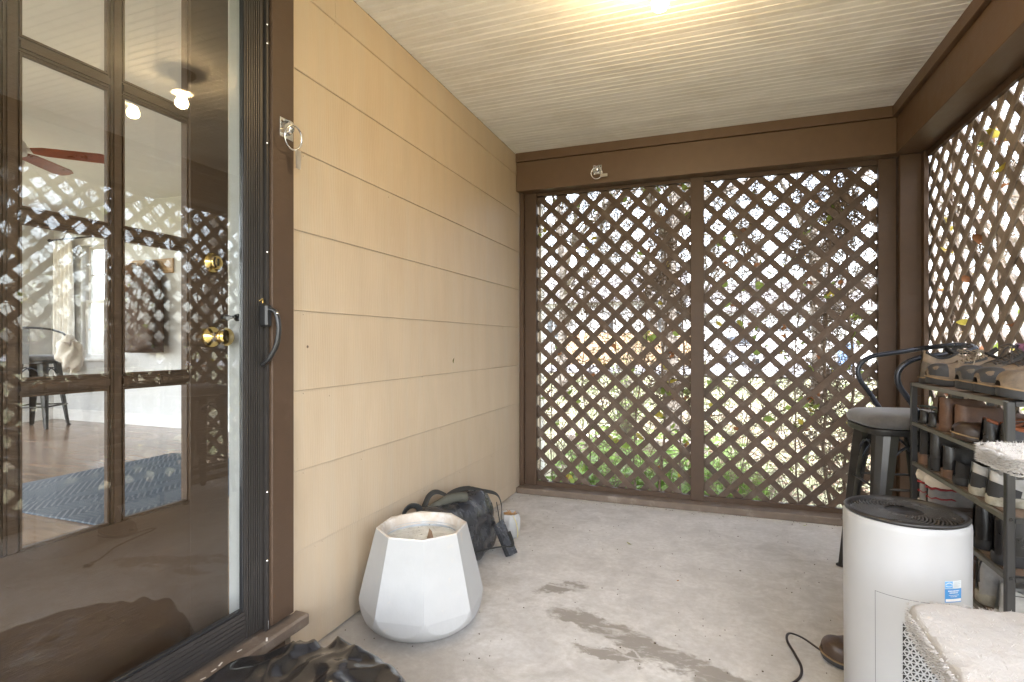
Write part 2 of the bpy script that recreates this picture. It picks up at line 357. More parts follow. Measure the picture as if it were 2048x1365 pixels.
# -------- house wall towards the porch
DOOR_Y0, DOOR_Y1, DZ0, DZ1 = .42, 1.392, .17, 2.40
hw = sroot('house_wall', (WX, 1.5, 0))
core = MB()
core.box(WX - .155, WX - .022, DOOR_Y1 + .012, 4.42, -.15, 2.70); core.box(WX - .155, WX - .022, -2.3, DOOR_Y0 - .012, -.15, 2.70)
core.box(WX - .155, WX - .022, DOOR_Y0 - .012, DOOR_Y1 + .012, DZ1 + .012, 2.70); core.box(WX - .155, WX - .022, DOOR_Y0 - .012, DOOR_Y1 + .012, -.15, .135)
core.build('wall_core', M('sheathing', (.25, .22, .18)), hw)
def siding(y0, y1, z0, z1):
    b = MB(); zl = z0; t = .0135 * .55
    prof = [(-.02, zl + .002), (-.0215, zl), (t * .2 - .003, zl), (t * .2, zl + .002), (-.0052, z1 + .012), (-.02, z1 + .012)]
    for yy in (y0, y1):
        for (dx, z) in prof: b.v.append((WX + dx, yy, z))
    m = len(prof)
    for i in range(m): b.f.append((i, (i + 1) % m, m + (i + 1) % m, m + i))
    b.f.append(tuple(range(m))); b.f.append(tuple(range(m, 2 * m)))
    return b.build('siding_board', SIDING, hw)
ex = .2793; z0 = .0935
rows = [(.006, z0)] + [(z0 + ex * i, z0 + ex * (i + 1)) for i in range(8)] + [(z0 + ex * 8, 2.478)]
rows = [(a, min(c, 2.478)) for a, c in rows if a < 2.478]
for i, (a, c) in enumerate(rows):
    c2 = min(c, 2.466)
    if a > 2.3:
        siding(1.509, 1.7275, a, c2); siding(1.7290, 3.84, a, c2)
    else: siding(1.509, 3.84, a, c2)
    siding(3.846, 4.38, a, c2)
    siding(-2.3, .30, a, c2)
MB().box(WX - .02, WX + .004, 1.488, 1.5075, 0, 2.478, bev=.002).build('trim_strip', SIDING, hw)
MB().box(WX - .05, WX + .012, 4.34, 4.45, -.16, 2.7, bev=.003).build('corner_board', M('pale_corner_paint', (.72, .68, .6), .5), hw)
for yy, zz in ((1.62, .36), (1.66, .365), (1.64, .18), (2.2, .31), (1.9, .62), (3.0, .95), (2.6, .64), (1.70, .90), (3.3, .36), (2.9, 1.47), (2.1, 1.75), (1.56, .64), (1.56, .92), (1.56, 1.2), (1.56, 1.76), (1.57, .12), (2.42, .36), (2.83, .36), (2.4, .93), (3.5, 1.2), (3.1, 1.77), (1.73, 2.32), (1.745, 2.36), (2.35, 2.05)):
    MB().lathe([(0, .0032), (.003, .0028), (.0042, 0), (.0045, -.004)], 10, (WX - .006, yy, zz), 'x').build('nail_head', SIDING, hw, smooth=True)
MB().lathe([(0, .0012), (.005, 0.001), (.006, -.004)], 7, (WX - .0025, 1.578, 1.085), 'x').build('paint_chip', M('bare_chip', (.12, .08, .05)), hw)
# door casing on the far side and above
cs = thing('door_casing', (WX, 1.43, .16), 'flat brown painted casing board running up beside the glass door', 'door casing')
MB().box(WX - .02, WX + .022, 1.386, 1.485, .185, 2.478, bev=.003).build('side_board', BROWN, cs)
MB().box(WX - .02, WX + .022, .29, DOOR_Y0 + .004, .185, 2.478, bev=.003).build('side_board', BROWN, cs)
MB().box(WX - .02, WX + .020, DOOR_Y0 + .006, 1.384, 2.39, 2.478, bev=.003).build('head_board', BROWN, cs)
sl = thing('door_sill', (WX, 1.0, .12), 'chipped brown wooden door sill sticking out below the glass door', 'door sill')
sb = MB().box(WX - .15, WX + .055, .27, 1.525, .130, .172, bev=.007).build('sill_board', SILLM, sl)
MB().box(WX - .02, WX + .018, .30, 1.45, .0, .128, bev=.003).build('apron', BROWN, sl)
chipm = M('bare_white_chip', (.74, .70, .64), .8)
for yy, xx, a in ((1.16, .030, .3), (1.19, .022, .5), (1.12, .035, .1), (1.07, .04, .2), (1.34, .045, .7), (1.0, .042, .2), (1.26, .018, .2)):
    MB().box(-.012 * (.4 + a), .008, -.0016 - .002 * a, .0022, 0, .0012, Tm((WX + xx, yy, .1715), 1.1 + 1.7 * a)).build('paint_chip', chipm, sb)

# -------- inner door (brown, glazed) and its jamb
jb = thing('door_jamb', (WX - .08, 1.39, .17), 'pale grey inner door jamb between the glass storm door and brown door', 'door jamb')
MB().box(WX - .1665, WX - .021, DOOR_Y1, DOOR_Y1 + .010, .172, DZ1).build('side_jamb', JAMB, jb)
MB().box(WX - .153, WX - .021, DOOR_Y0 - .010, DOOR_Y0, .172, DZ1).build('side_jamb', JAMB, jb)
MB().box(WX - .153, WX - .021, DOOR_Y0 - .01, DOOR_Y1 + .01, DZ1 + .001, DZ1 + .011).build('head_jamb', JAMB, jb)
MB().box(WX - .240, WX - .2095, DOOR_Y1 - .010, DOOR_Y1 + .03, .172, DZ1, bev=.002).build('stop', BROWN, jb)
IX0, IX1 = -1.566, -1.526
dr = thing('front_door', (-1.546, .91, .17), 'brown wooden front door with a grid of glass panes behind the storm door', 'door')
PY = [(.570, .770), (.807, 1.010), (1.047, 1.247)]
PZ = [(.608, .975), (1.012, 1.385), (1.419, 1.785), (1.823, 2.20)]
MB().box(IX0, IX1, .424, .570, .174, 2.395, bev=.002).build('stile', BROWN, dr)
MB().box(IX0, IX1, 1.247, 1.390, .174, 2.395, bev=.002).build('stile', BROWN, dr)
MB().box(IX0, IX1, .5705, 1.2465, .174, .608).build('bottom_panel', BROWN, dr)
MB().box(IX0, IX1, .5705, 1.2465, 2.20, 2.395).build('top_rail', BROWN, dr)
def bevbar(y0, y1, z0, z1, vert):
    """muntin with stepped moulding"""
    b = MB(); 
    if vert: b.box(IX0 + .004, IX1 - .002, y0 + .010, y1 - .010, z0, z1); b.box(IX0 + .008, IX1 - .008, y0 + .004, y1 - .004, z0, z1); b.box(IX0 + .012, IX1 - .013, y0, y1, z0, z1)
    else: b.box(IX0 + .004, IX1 - .003, y0, y1, z0 + .010, z1 - .010); b.box(IX0 + .008, IX1 - .009, y0, y1, z0 + .004, z1 - .004); b.box(IX0 + .012, IX1 - .014, y0, y1, z0, z1)
    return b.build('muntin', BROWN, dr)
bevbar(.770, .807, .6085, 2.1995, True); bevbar(1.010, 1.047, .6085, 2.1995, True)
for i in range(3):
    for (a, c) in PY: bevbar(a, c, PZ[i][1], PZ[i + 1][0], False)
for (a, c) in PY:
    for (p, q) in PZ:
        MB().box(-1.5482, -1.5462, a - .003, c + .003, p - .003, q + .003).build('pane', G_PANE, dr)
        bd = MB()   # glazing bead all round
        for (u0, u1, w0, w1) in ((a, a + .005, p, q), (c - .005, c, p, q), (a + .005, c - .005, p, p + .005), (a + .005, c - .005, q - .005, q)):
            bd.box(-1.5455, -1.534, u0, u1, w0, w1)
        bd.build('glazing_bead', BROWN, dr)
def knob(y, z, dead=False):
    k = MB()
    if dead: k.lathe([(.034, 0), (.034, .004), (.030, .010), (.024, .014), (.022, .024), (.019, .027), (.010, .028), (0, .026)], 28, (IX1, y, z), 'x')
    else: k.lathe([(.036, 0), (.036, .004), (.030, .012), (.018, .016), (.013, .022), (.013, .036), (.020, .044), (.028, .053), (.030, .062), (.027, .071), (.018, .076), (0, .0765)], 28, (IX1, y, z), 'x')
    ob = k.build('deadbolt' if dead else 'door_knob', BRASS, dr, smooth=True, autos=50)
    if dead: MB().box(IX1 + .026, IX1 + .030, y - .003, y + .003, z - .012, z + .012).build('keyway', BLACKP, ob)
knob(1.325, 1.358, True); knob(1.322, 1.118)

# -------- storm door: bronze aluminium frame and one big glass sheet
sx = WX
st = thing('storm_door', (sx, .9, .18), 'full-glass storm door in a ribbed dark bronze aluminium frame', 'storm door')
def ribbed(y0, y1, z0, z1, name):
    b = MB(); nr = 7; w = (y1 - y0); b.box(sx - .014, sx + .004, y0, y1, z0, z1)
    for i in range(nr):
        a = y0 + .006 + (w - .014) * i / nr; b.box(sx + .0035, sx + .0075, a, a + (w - .014) / nr * .55, z0 + .002, z1 - .002)
    return b.build(name, BRONZE, st)
ribbed(1.292, 1.368, .186, 2.385, 'stile'); ribbed(.440, .516, .186, 2.385, 'stile')
bt = MB(); bt.box(sx - .014, sx + .004, .5165, 1.2915, .186, .272); 
for zz in (.190, .203, .216, .229, .242, .255): bt.box(sx + .0035, sx + .0072, .5165, 1.2915, zz, zz + .006)
bt.build('bottom_rail', BRONZE, st)
MB().box(sx - .014, sx + .006, .5165, 1.2915, 2.30, 2.385).build('top_rail', BRONZE, st)
gb = MB()
for (a, c, p, q) in ((1.2885, 1.2915, .2725, 2.2995), (.5165, .525, .2725, 2.2995), (.5255, 1.288, .2725, .281), (.5255, 1.288, 2.291, 2.2995)): gb.box(sx - .0135, sx + .000, a, c, p, q, bev=.001)
gb.build('glass_gasket', BLACKP, st)
MB().box(sx - .012, sx - .009, .5265, 1.2880, .2825, 2.2895).build('glass_pane', G_STORM, st)
fr = thing('storm_door_frame', (sx, 1.38, .18), 'narrow bronze metal channel screwed to the casing beside the storm door', 'door frame')
MB().box(sx + .0015, sx + .014, 1.3705, 1.3775, .175, 2.39).build('channel', BRONZE, fr)
MB().box(sx - .019, sx + .011, 1.378, 1.3850, .175, 2.39).build('channel', BRONZE, fr)
MB().box(sx - .019, sx + .012, .4225, .4375, .175, 2.39).build('channel', BRONZE, fr)
MB().box(sx - .019, sx + .012, .438, 1.3700, 2.3865, 2.3895).build('channel', BRONZE, fr)
for zz in (.62, 1.05, 1.39, 1.74, 2.06, 2.12, .40):
    MB().lathe([(0, .003), (.0028, .0026), (.0042, 0)], 10, (sx + .014, 1.3745, zz), 'x').build('screw', CHROME, fr, smooth=True)
MB().box(sx + .002, sx + .012, 1.371, 1.383, .176, .205, bev=.002).build('bumper_clip', M('white_clip', (.7, .7, .7)), fr)
hd = thing('door_handle', (sx, 1.352, 1.2), 'black curved pull handle with push button on the storm door', 'door handle')
MB().box(sx + .005, sx + .038, 1.345, 1.372, 1.150, 1.222, bev=.006).build('latch_housing', BLACKP, hd)
hp = cr([(sx + .036, 1.360, 1.205), (sx + .056, 1.366, 1.195), (sx + .066, 1.368, 1.15), (sx + .060, 1.366, 1.095), (sx + .036, 1.360, 1.050), (sx + .010, 1.356, 1.028)], 6)
MB().tube(hp, 0, 8, flat=(.0085, .0065)).build('grip', BLACKP, hd, smooth=True)
MB().lathe([(0, .006), (.005, .005), (.006, 0)], 12, (sx + .060, 1.366, 1.192), 'x').build('screw', CHROME, hd, smooth=True)
MB().tube([(sx + .006, 1.350, 1.232), (sx + .016, 1.352, 1.238), (sx + .014, 1.356, 1.226)], .003, 6).build('spring_hook', BRASS, hd)
MB().lathe([(0.012, 0), (.012, -.006), (.006, -.010), (.006, -.03), (.010, -.045), (.010, -.060), (0, -.062)], 14, (sx - .030, 1.300, 1.178), 'x').build('inside_latch', BLACKP, hd, smooth=True)

# pad-eye brackets with split rings
def ring_bracket(name, M4, label, side, tagdir):
    t = thing(name, M4.translation, label, 'ring bracket'); t.rotation_euler = M4.to_euler()
    p = MB().box(-.030, .030, -.0028, 0, -.034, .030, bev=.001); p.build('plate', CHROME, t, local=True)
    e = MB().tube(cr([(.000, -.002, .026), (.000, -.020, .020), (.000, -.025, .0), (.0, -.018, -.016), (.0, -.002, -.020)], 4), 0, 8, flat=(.010, .0020)); e.build('eye', CHROME, t, smooth=True, local=True)
    for sx_ in (-.021, .021): MB().lathe([(0, -.0045), (.004, -.004), (.005, -.0025)], 10, (sx_, 0, .018), 'y').build('screw', M('screw_dark', (.08, .07, .06), .4, .8), t, local=True)
    rg = MB().tube([(.038 * cos(a), -.030 - .006 * sin(a) , -.034 + .038 * sin(a)) for a in [2 * pi * i / 40 for i in range(40)]], .0030, 8, closed=True)
    rg.build('ring', CHROME, t, smooth=True, local=True)
    q = MB()
    if tagdir == 'down': q.add([(.012, -.030, -.070), (.034, -.030, -.068), (.040, -.026, -.128), (.020, -.026, -.128), (.012, -.027, -.070), (.034, -.027, -.068), (.040, -.023, -.128), (.020, -.023, -.128)],
                 [(0, 1, 2, 3), (7, 6, 5, 4), (0, 4, 5, 1), (1, 5, 6, 2), (2, 6, 7, 3), (3, 7, 4, 0)])
    else: q.box(.026, .075, -.034, -.031, -.064, -.044)
    q.build('gate_tab', M('worn_zinc', (.6, .56, .5), .35, .9, var=.2), t, local=True)
    return t
ring_bracket('ring_bracket', Matrix.Translation((WX + .022, 1.448, 1.812)) @ Matrix.Rotation(R(90), 4, 'Z'), 'chrome pad-eye bracket with hanging ring on the brown casing by the door', 0, 'down')
ring_bracket('ring_bracket', Matrix.Translation((-.758, BY + .008, 2.300)), 'small chrome bracket with ring screwed to the far brown beam', 0, 'side')

# -------- beams, posts, screen frames
bb = thing('back_beam', (0, BY, 2.3), 'brown painted beam across the far end of the porch under the ceiling', 'beam')
MB().box(WX - .0005, .9995, BY + .010, 3.90, 2.204, 2.414, bev=.003).build('face_board', BROWN_LIT, bb)
MB().box(WX - .0005, .977, BY, 3.89, 2.4165, H + .004, bev=.002).build('trim_board', BROWN_LIT, bb)
rb = thing('right_beam', (1.0, 1.5, 2.3), 'brown painted beam along the open right side of the porch', 'beam')
MB().box(1.000, 1.166, -1.48, 3.90, 2.204, 2.414, bev=.003).build('face_board', BROWN_LIT, rb)
MB().box(.978, 1.15, -1.48, 3.89, 2.4165, H + .004, bev=.002).build('trim_board', BROWN_LIT, rb)
bf = thing('back_screen_frame', (0, 3.85, 0), 'brown wooden frame of the lattice screen across the far end', 'screen frame')
FY0, FY1 = 3.852, 3.890
MB().box(WX + .004, 1.03, BY, FY1 + .01, .0, .044, bev=.004).build('sill', SILLM, bf)
MB().box(-1.320, -1.232, FY0, FY1, .0445, 2.203, bev=.002).build('stile', BROWN, bf)
MB().box(-1.352, -1.3205, FY0 - .03, FY1, .0445, 2.2035, bev=.002).build('stile', BROWN, bf)
MB().box(-.147, -.062, FY0 - .005, FY1, .0445, 2.203, bev=.002).build('stile', BROWN, bf)
MB().box(.928, 1.020, FY0, FY1, .0445, 2.203, bev=.002).build('stile', BROWN, bf)
MB().box(-1.2315, -.1475, FY0 + .01, FY1, 2.180, 2.203).build('rail', BROWN, bf); MB().box(-.0615, .9275, FY0 + .01, FY1, 2.175, 2.203).build('rail', BROWN, bf)
MB().box(-1.2315, -.1475, FY0 + .012, FY1, .0445, .075).build('rail', BROWN, bf); MB().box(-.0615, .9275, FY0 + .012, FY1, .0445, .075).build('rail', BROWN, bf)
cp = thing('corner_post', (1.08, 3.83, 0), 'thick brown corner post where the two lattice screens meet', 'post')
MB().box(1.022, 1.1640, 3.800, 3.915, .0, 2.203, bev=.004).build('post_core', BROWN, cp)
MB().box(1.128, 1.1525, 3.760, 3.7995, .0, 2.203, bev=.002).build('edge_strip', BROWN, cp)
rf = thing('right_screen_frame', (1.16, 1.5, 0), 'weathered brown wooden frame of the lattice screen on the right side', 'screen frame')
MB().box(1.03, 1.20, -.82, 3.799, .0, .044, bev=.004).build('sill', SILLM, rf)
RY = [3.760, 2.62, 1.48, .34, -.80]
for i, yy in enumerate(RY[1:]): MB().box(1.135, 1.1655, yy - .040, yy + .040, .0445, 2.203, bev=.002).build('stile', BROWN, rf)
for i in range(3):
    MB().box(1.146, 1.165, RY[i + 1] + .0405, RY[i] - (.0405 if i else .0), 2.165, 2.203).build('rail', BROWN, rf)
    MB().box(1.146, 1.165, RY[i + 1] + .0405, RY[i] - (.0405 if i else .0), .0445, .08).build('rail', BROWN, rf)

def clip(poly, a, b, c):
    out = []
    for i in range(len(poly)):
        p, q = poly[i], poly[(i + 1) % len(poly)]; dp = a * p[0] + b * p[1] - c; dq = a * q[0] + b * q[1] - c
        if dp <= 0: out.append(p)
        if (dp < 0) != (dq < 0) and abs(dp - dq) > 1e-12:
            t = dp / (dp - dq); out.append((p[0] + (q[0] - p[0]) * t, p[1] + (q[1] - p[1]) * t))
    return out
def lattice(parent, u0, u1, z0, z1, depth, axis, front, mat, phase=(0, 0), pitch=.158, w=.0395, th=.0075):
    for s in (1, -1):
        lay = 0 if s == front else 1
        d0 = depth + lay * (th + .0004)
        lo = z0 - u1 if s == 1 else z0 + u0; hi = z1 - u0 if s == 1 else z1 + u1
        k = math.floor(lo / pitch)
        while k * pitch + phase[lay] < hi:
            c = k * pitch + phase[lay] + rnd.uniform(-.005, .005); k += 1; hw2 = w / 2 * sqrt(2)
            r = [(u0, z0), (u1, z0), (u1, z1), (u0, z1)]
            r = clip(r, -s, 1, c + hw2); r = clip(r, s, -1, -(c - hw2)) if len(r) > 2 else r
            if len(r) < 3: continue
            ar = abs(sum(r[i][0] * r[(i + 1) % len(r)][1] - r[(i + 1) % len(r)][0] * r[i][1] for i in range(len(r)))) / 2
            if ar < 4e-4: continue
            b = MB()
            mt = Matrix(((1, 0, 0, 0), (0, 0, 1, d0), (0, 1, 0, 0), (0, 0, 0, 1))) if axis == 'x' else Matrix(((0, 0, 1, d0), (1, 0, 0, 0), (0, 1, 0, 0), (0, 0, 0, 1)))
            b.prism(r, th, mt).build('lath', mat, parent)
LY = FY1 + .001
p1 = thing('lattice_panel', (-.69, LY, .05), 'brown diagonal lattice panel nearest the tan siding, left of the middle stile', 'lattice panel')
lattice(p1, -1.262, -.120, .050, 2.198, LY, 'x', -1, LATH, (.01, .06))
p2 = thing('lattice_panel', (.43, LY, .05), 'brown diagonal lattice panel between the middle stile and the corner post', 'lattice panel')
lattice(p2, -.090, .958, .050, 2.198, LY, 'x', 1, LATH, (.03, .08))
plabs = ['weathered lattice panel on the right side, next to the corner post', 'weathered lattice panel on the right side, behind the shoe rack', 'lattice panel on the right side, seen only mirrored in the storm door glass', 'lattice panel on the right side nearest the porch steps']
for i in range(3):
    p = thing('lattice_panel', (1.1665, (RY[i] + RY[i + 1]) / 2, .05), plabs[i], 'lattice panel')
    lattice(p, RY[i + 1] + .004, RY[i] - .004 + (.16 if i == 0 else 0), .05, 2.25, 1.1665, 'y', -1, LATHG, (.05, .02), pitch=.158, w=.043)

# -------- porch lamp
lp = thing('porch_lamp', (-.183, 2.04, 2.33), 'bare lit bulb in a dark bronze socket under the porch ceiling', 'ceiling lamp')
lm = M('oiled_bronze', (.05, .04, .035), .4, .7)
MB().lathe([(0, .149), (.062, .149), (.064, .138), (.050, .122), (.030, .112), (.024, .095), (.024, .060), (0, .058)], 32, (-.183, 2.04, 2.33)).build('canopy', lm, lp, smooth=True, autos=40)
MB().lathe([(.024, .062), (.048, .052), (.052, .044), (.046, .044), (.020, .052)], 32, (-.183, 2.04, 2.33)).build('socket_ring', M('white_porcelain', (.7, .68, .62), .3), lp, smooth=True)
bm_ = bpy.data.materials.new('lit_bulb'); bm_.use_nodes = True; e = bm_.node_tree.nodes['Principled BSDF']
e.inputs['Base Color'].default_value = (.9, .85, .7, 1); e.inputs['Emission Color'].default_value = (1, .70, .36, 1); e.inputs['Emission Strength'].default_value = 37
MB().lathe([(.013, .050), (.014, .036), (.024, .016), (.030, 0), (.0295, -.012), (.023, -.024), (.011, -.031), (0, -.0325)], 24, (-.183, 2.04, 2.33)).build('bulb', bm_, lp, smooth=True)

# ================================================================== ROOM BEHIND THE DOOR
def wall_holes(name, axis, pos, th, u0, u1, z0, z1, holes, mat, parent=None):
    us = sorted({u0, u1, *[h[0] for h in holes], *[h[1] for h in holes]}); zs = sorted({z0, z1, *[h[2] for h in holes], *[h[3] for h in holes]})
    b = MB()
    for i in range(len(us) - 1):
        for j in range(len(zs) - 1):
            cu, cz = (us[i] + us[i + 1]) / 2, (zs[j] + zs[j + 1]) / 2
            if any(h[0] < cu < h[1] and h[2] < cz < h[3] for h in holes): continue
            if axis == 'y': b.box(us[i], us[i + 1], pos, pos + th, zs[j], zs[j + 1])
            else: b.box(pos, pos + th, us[i], us[i + 1], zs[j], zs[j + 1])
    return struct(b.build(name, mat, parent))
RX0, RX1, RY0, RY1, RZ = -7.55, WX - .157, -2.3, 4.32, 2.69
struct(MB().box(RX0 - .1, RX1, RY0 - .1, RY1 + .1, .02, .17).build('room_floor', RFLOOR))
struct(MB().box(RX0 - .1, RX1 + .1, RY0 - .1, RY1 + .1, RZ, RZ + .1).build('room_ceiling', RCEIL))
winB = (-7.02, -6.40, .92, 2.24)
wall_holes('room_wall_back', 'y', RY1, .10, RX0 - .1, RX1 + .0, .17, RZ, [winB], RWALL)
daylight_gap_x = [(-2.2, 3.4, .2, 2.62)]  # unseen wall-size opening, added to let more daylight into the room
wall_holes('room_wall_far', 'x', RX0 - .1, .10, RY0 - .1, RY1, .17, RZ, daylight_gap_x, RWALL)
daylight_gap_n = [(-7.4, -1.7, .2, 2.62)]  # likewise an out-of-view opening added to brighten the room
wall_holes('room_wall_near', 'y', RY0 - .1, .10, RX0, RX1, .17, RZ, daylight_gap_n, RWALL)
struct(MB().box(RX0 + .001, RX1 - .02, RY1 - .014, RY1 - .001, .171, .30).build('baseboard', WHITEW)); struct(MB().box(RX0 + .001, RX0 + .014, RY0, RY1 - .016, .171, .30).build('baseboard', WHITEW))
rf2 = struct(MB().box(-7.9, 1.5, -2.9, 4.75, 2.80, 2.92).build('house_roof', M('roof_shingle', (.12, .11, .10), .9)))
def sash_window(name, x0, x1, z0, z1, label, yin):
    t = thing(name, ((x0 + x1) / 2, yin, z0), label, 'window')
    c = MB(); c.box(x0 - .09, x0 - .001, yin - .018, yin - .0005, z0 - .0, z1 + .0, bev=.002); c.box(x1 + .001, x1 + .09, yin - .018, yin - .0005, z0, z1, bev=.002); c.box(x0 - .10, x1 + .10, yin - .022, yin - .0005, z1 + .001, z1 + .10, bev=.002)
    c.build('casing', WHITEW, t)
    MB().box(x0 - .12, x1 + .12, yin - .045, yin + .02, z0 - .035, z0 - .001, bev=.004).build('stool', WHITEW, t)
    zm = (z0 + z1) / 2
    for (a, c_, yo) in ((z0, zm + .02, yin + .03), (zm - .015, z1, yin + .065)):
        f = MB(); f.box(x0 + .001, x0 + .045, yo, yo + .03, a, c_); f.box(x1 - .045, x1 - .001, yo, yo + .03, a, c_); f.box(x0 + .0455, x1 - .0455, yo, yo + .03, a, a + .04); f.box(x0 + .0455, x1 - .0455, yo, yo + .03, c_ - .035, c_)
        s = f.build('sash', WHITEW, t)
        nx = 2 if x1 - x0 < .9 else 3
        for i in range(1, nx):
            xx = x0 + (x1 - x0) * i / nx; MB().box(xx - .009, xx + .009, yo + .006, yo + .024, a + .04, c_ - .035).build('muntin', WHITEW, s)
        zz = (a + c_) / 2; MB().box(x0 + .046, x1 - .046, yo + .0065, yo + .0235, zz - .009, zz + .009).build('muntin', WHITEW, s)
        MB().box(x0 + .045, x1 - .045, yo + .014, yo + .016, a + .038, c_ - .033).build('pane', G_PANE, s)
    return t
sash_window('sash_window', *winB, 'white double-hung sash window in the far room, seen through the door', RY1)
rd = thing('curtain_rod', (-7.0, 4.22, 2.31), 'thin dark curtain rod with round end above the far room window', 'curtain rod')
MB().tube([(-7.42, 4.21, 2.315), (-6.1, 4.21, 2.315)], .011, 10).build('rod', BLACKP, rd, smooth=True)
MB().lathe([(0, -.02), (.02, -.012), (.024, 0), (.02, .012), (0, .02)], 14, (-7.43, 4.21, 2.315)).build('finial', BLACKP, rd, smooth=True)
cu = MB(); nu, nv = 60, 14
for i in range(nu + 1):
    for j in range(nv + 1):
        u = i / nu; v = j / nv; z = 2.30 - 1.55 * v; amp = .022 + .02 * v
        cu.v.append((-7.36 + .34 * u + .03 * v * sin(7 * u), 4.205 + amp * sin(u * 2 * pi * 5 + .6 * sin(v * 3)), z))
for i in range(nu):
    for j in range(nv): cu.f.append((i * (nv + 1) + j, (i + 1) * (nv + 1) + j, (i + 1) * (nv + 1) + j + 1, i * (nv + 1) + j + 1))
CURT = M('sheer_curtain', (.78, .75, .70), .9); c = cu.build('curtain', CURT, smooth=True); tag(c, 'long off-white curtain hanging beside the far room window', 'curtain')
sm = c.modifiers.new('s', 'SOLIDIFY'); sm.thickness = .004
# coat rack and coats
ck = thing('coat_rack', (-5.86, 4.31, 1.95), 'light wooden peg board on the far room wall holding coats', 'coat rack')
WOOD = M('light_oak', (.48, .33, .19), .5, var=.25, vs=(2, 2, 20), vscale=3)
MB().box(-6.24, -5.52, 4.298, 4.318, 1.86, 2.02, bev=.004).build('board', WOOD, ck)
for xx in (-6.15, -5.98, -5.80, -5.62): MB().tube([(xx, 4.30, 1.93), (xx, 4.25, 1.94), (xx, 4.235, 1.97)], .009, 8).build('peg', WOOD, ck, smooth=True)
def coat(xc, w, z0, z1, mat, label, seed):
    b = MB(); nu, nv = 36, 18
    for j in range(nv + 1):
        v = j / nv; z = z1 - (z1 - z0) * v; ww = w * (.22 + .78 * min(1, v * 1.9) ** .6) ; dd = .05 + .10 * min(1, v * 2.2)
        for i in range(nu):
            a = 2 * pi * i / nu; f = 1 + .16 * sin(a * 5 + seed + v * 2) * v + .08 * sin(a * 9 + seed * 2)
            b.v.append((xc + ww * cos(a) * f, 4.30 - dd + dd * .93 * sin(a) * f, z + .03 * sin(a * 3 + seed) * v))
    for j in range(nv):
        for i in range(nu): b.f.append((j * nu + i, j * nu + (i + 1) % nu, (j + 1) * nu + (i + 1) % nu, (j + 1) * nu + i))
    b.f.append(tuple(range(nu))); b.f.append(tuple(nv * nu + i for i in range(nu)))
    o = b.build('coat', mat, smooth=True); tag(o, label, 'coat')
coat(-6.07, .20, 1.10, 1.98, M('coat_tan', (.15, .085, .05), .8, bump=.5, bscale=20), 'lighter brown coat hanging on the left peg in the far room', 1)
coat(-5.78, .23, 1.02, 2.0, M('coat_dark', (.075, .045, .03), .8, bump=.5, bscale=20), 'long dark brown coat hanging on the right pegs in the far room', 3)
# rug
rgm = bpy.data.materials.new('slate_leaf_rug'); rgm.use_nodes = True; nt = rgm.node_tree; p = nt.nodes['Principled BSDF']
vo = nt.nodes.new('ShaderNodeTexVoronoi'); vo.inputs['Scale'].default_value = 3.4; vo.inputs['Randomness'].default_value = .6; nt.links.new(mapping(nt), vo.inputs['Vector'])
sub = nt.nodes.new('ShaderNodeVectorMath'); sub.operation = 'SUBTRACT'; nt.links.new(mapping(nt, (3.4, 3.4, 3.4)), sub.inputs[0])
sc_ = nt.nodes.new('ShaderNodeVectorMath'); sc_.operation = 'SCALE'; sc_.inputs['Scale'].default_value = 3.4; nt.links.new(vo.outputs['Position'], sc_.inputs[0]); nt.links.new(sc_.outputs[0], sub.inputs[1])
sx_ = nt.nodes.new('ShaderNodeSeparateXYZ'); nt.links.new(sub.outputs[0], sx_.inputs[0])
ax_ = mathn(nt, 'ABSOLUTE', sx_.outputs[0]); ph = mathn(nt, 'SUBTRACT', mathn(nt, 'MULTIPLY', sx_.outputs[1], 46), mathn(nt, 'MULTIPLY', ax_, 40))
ln = mathn(nt, 'GREATER_THAN', mathn(nt, 'SINE', ph), .45)
c = mixc(nt, ln, (.050, .066, .09), (.24, .26, .28)); c = mixc(nt, nz(nt, mapping(nt), 5, 4), c, (.08, .10, .13)); nt.links.new(c, p.inputs['Base Color']); p.inputs['Roughness'].default_value = .95
o = MB().box(-4.24, -2.75, 1.87, 3.3, .1705, .180, bev=.003).build('rug', rgm); tag(o, 'slate blue rug with pale leaf pattern on the brown room floor', 'rug')
# ceiling fan
fn = thing('ceiling_fan', (-4.60, 2.35, 2.45), 'ceiling fan with reddish wooden blades in the room behind the door', 'ceiling fan')
FB = M('cherry_fan_blade', (.27, .06, .022), .3, var=.3, vs=(3, 3, 3), vscale=3)
MB().lathe([(.0, .24), (.06, .24), (.065, .20), (.015, .18), (.015, .08), (.09, .06), (.11, .02), (.10, -.03), (.05, -.05), (0, -.055)], 28, (-4.6, 2.35, 2.45)).build('motor', WHITEW, fn, smooth=True, autos=40)
MB().lathe([(.05, -.05), (.09, -.08), (.08, -.12), (.04, -.14), (0, -.145)], 24, (-4.6, 2.35, 2.45)).build('light_bowl', M('opal_glass', (.8, .78, .72), .3), fn, smooth=True)
for k in range(5):
    a = R(44 + 72 * k); L = .60
    pts = [(.13, -.035), (.20, -.055), (L - .06, -.065), (L - .012, -.045), (L, 0), (L - .012, .045), (L - .06, .065), (.20, .055), (.13, .035)]
    bl = MB().prism(pts, .007, Tm((-4.6, 2.35, 2.445), a, R(-13))).build('blade', FB, fn)
    MB().prism([(.07, -.02), (.2, -.03), (.2, .03), (.07, .02)], .006, Tm((-4.6, 2.35, 2.453), a, R(-13))).build('blade_iron', WHITEW, bl)
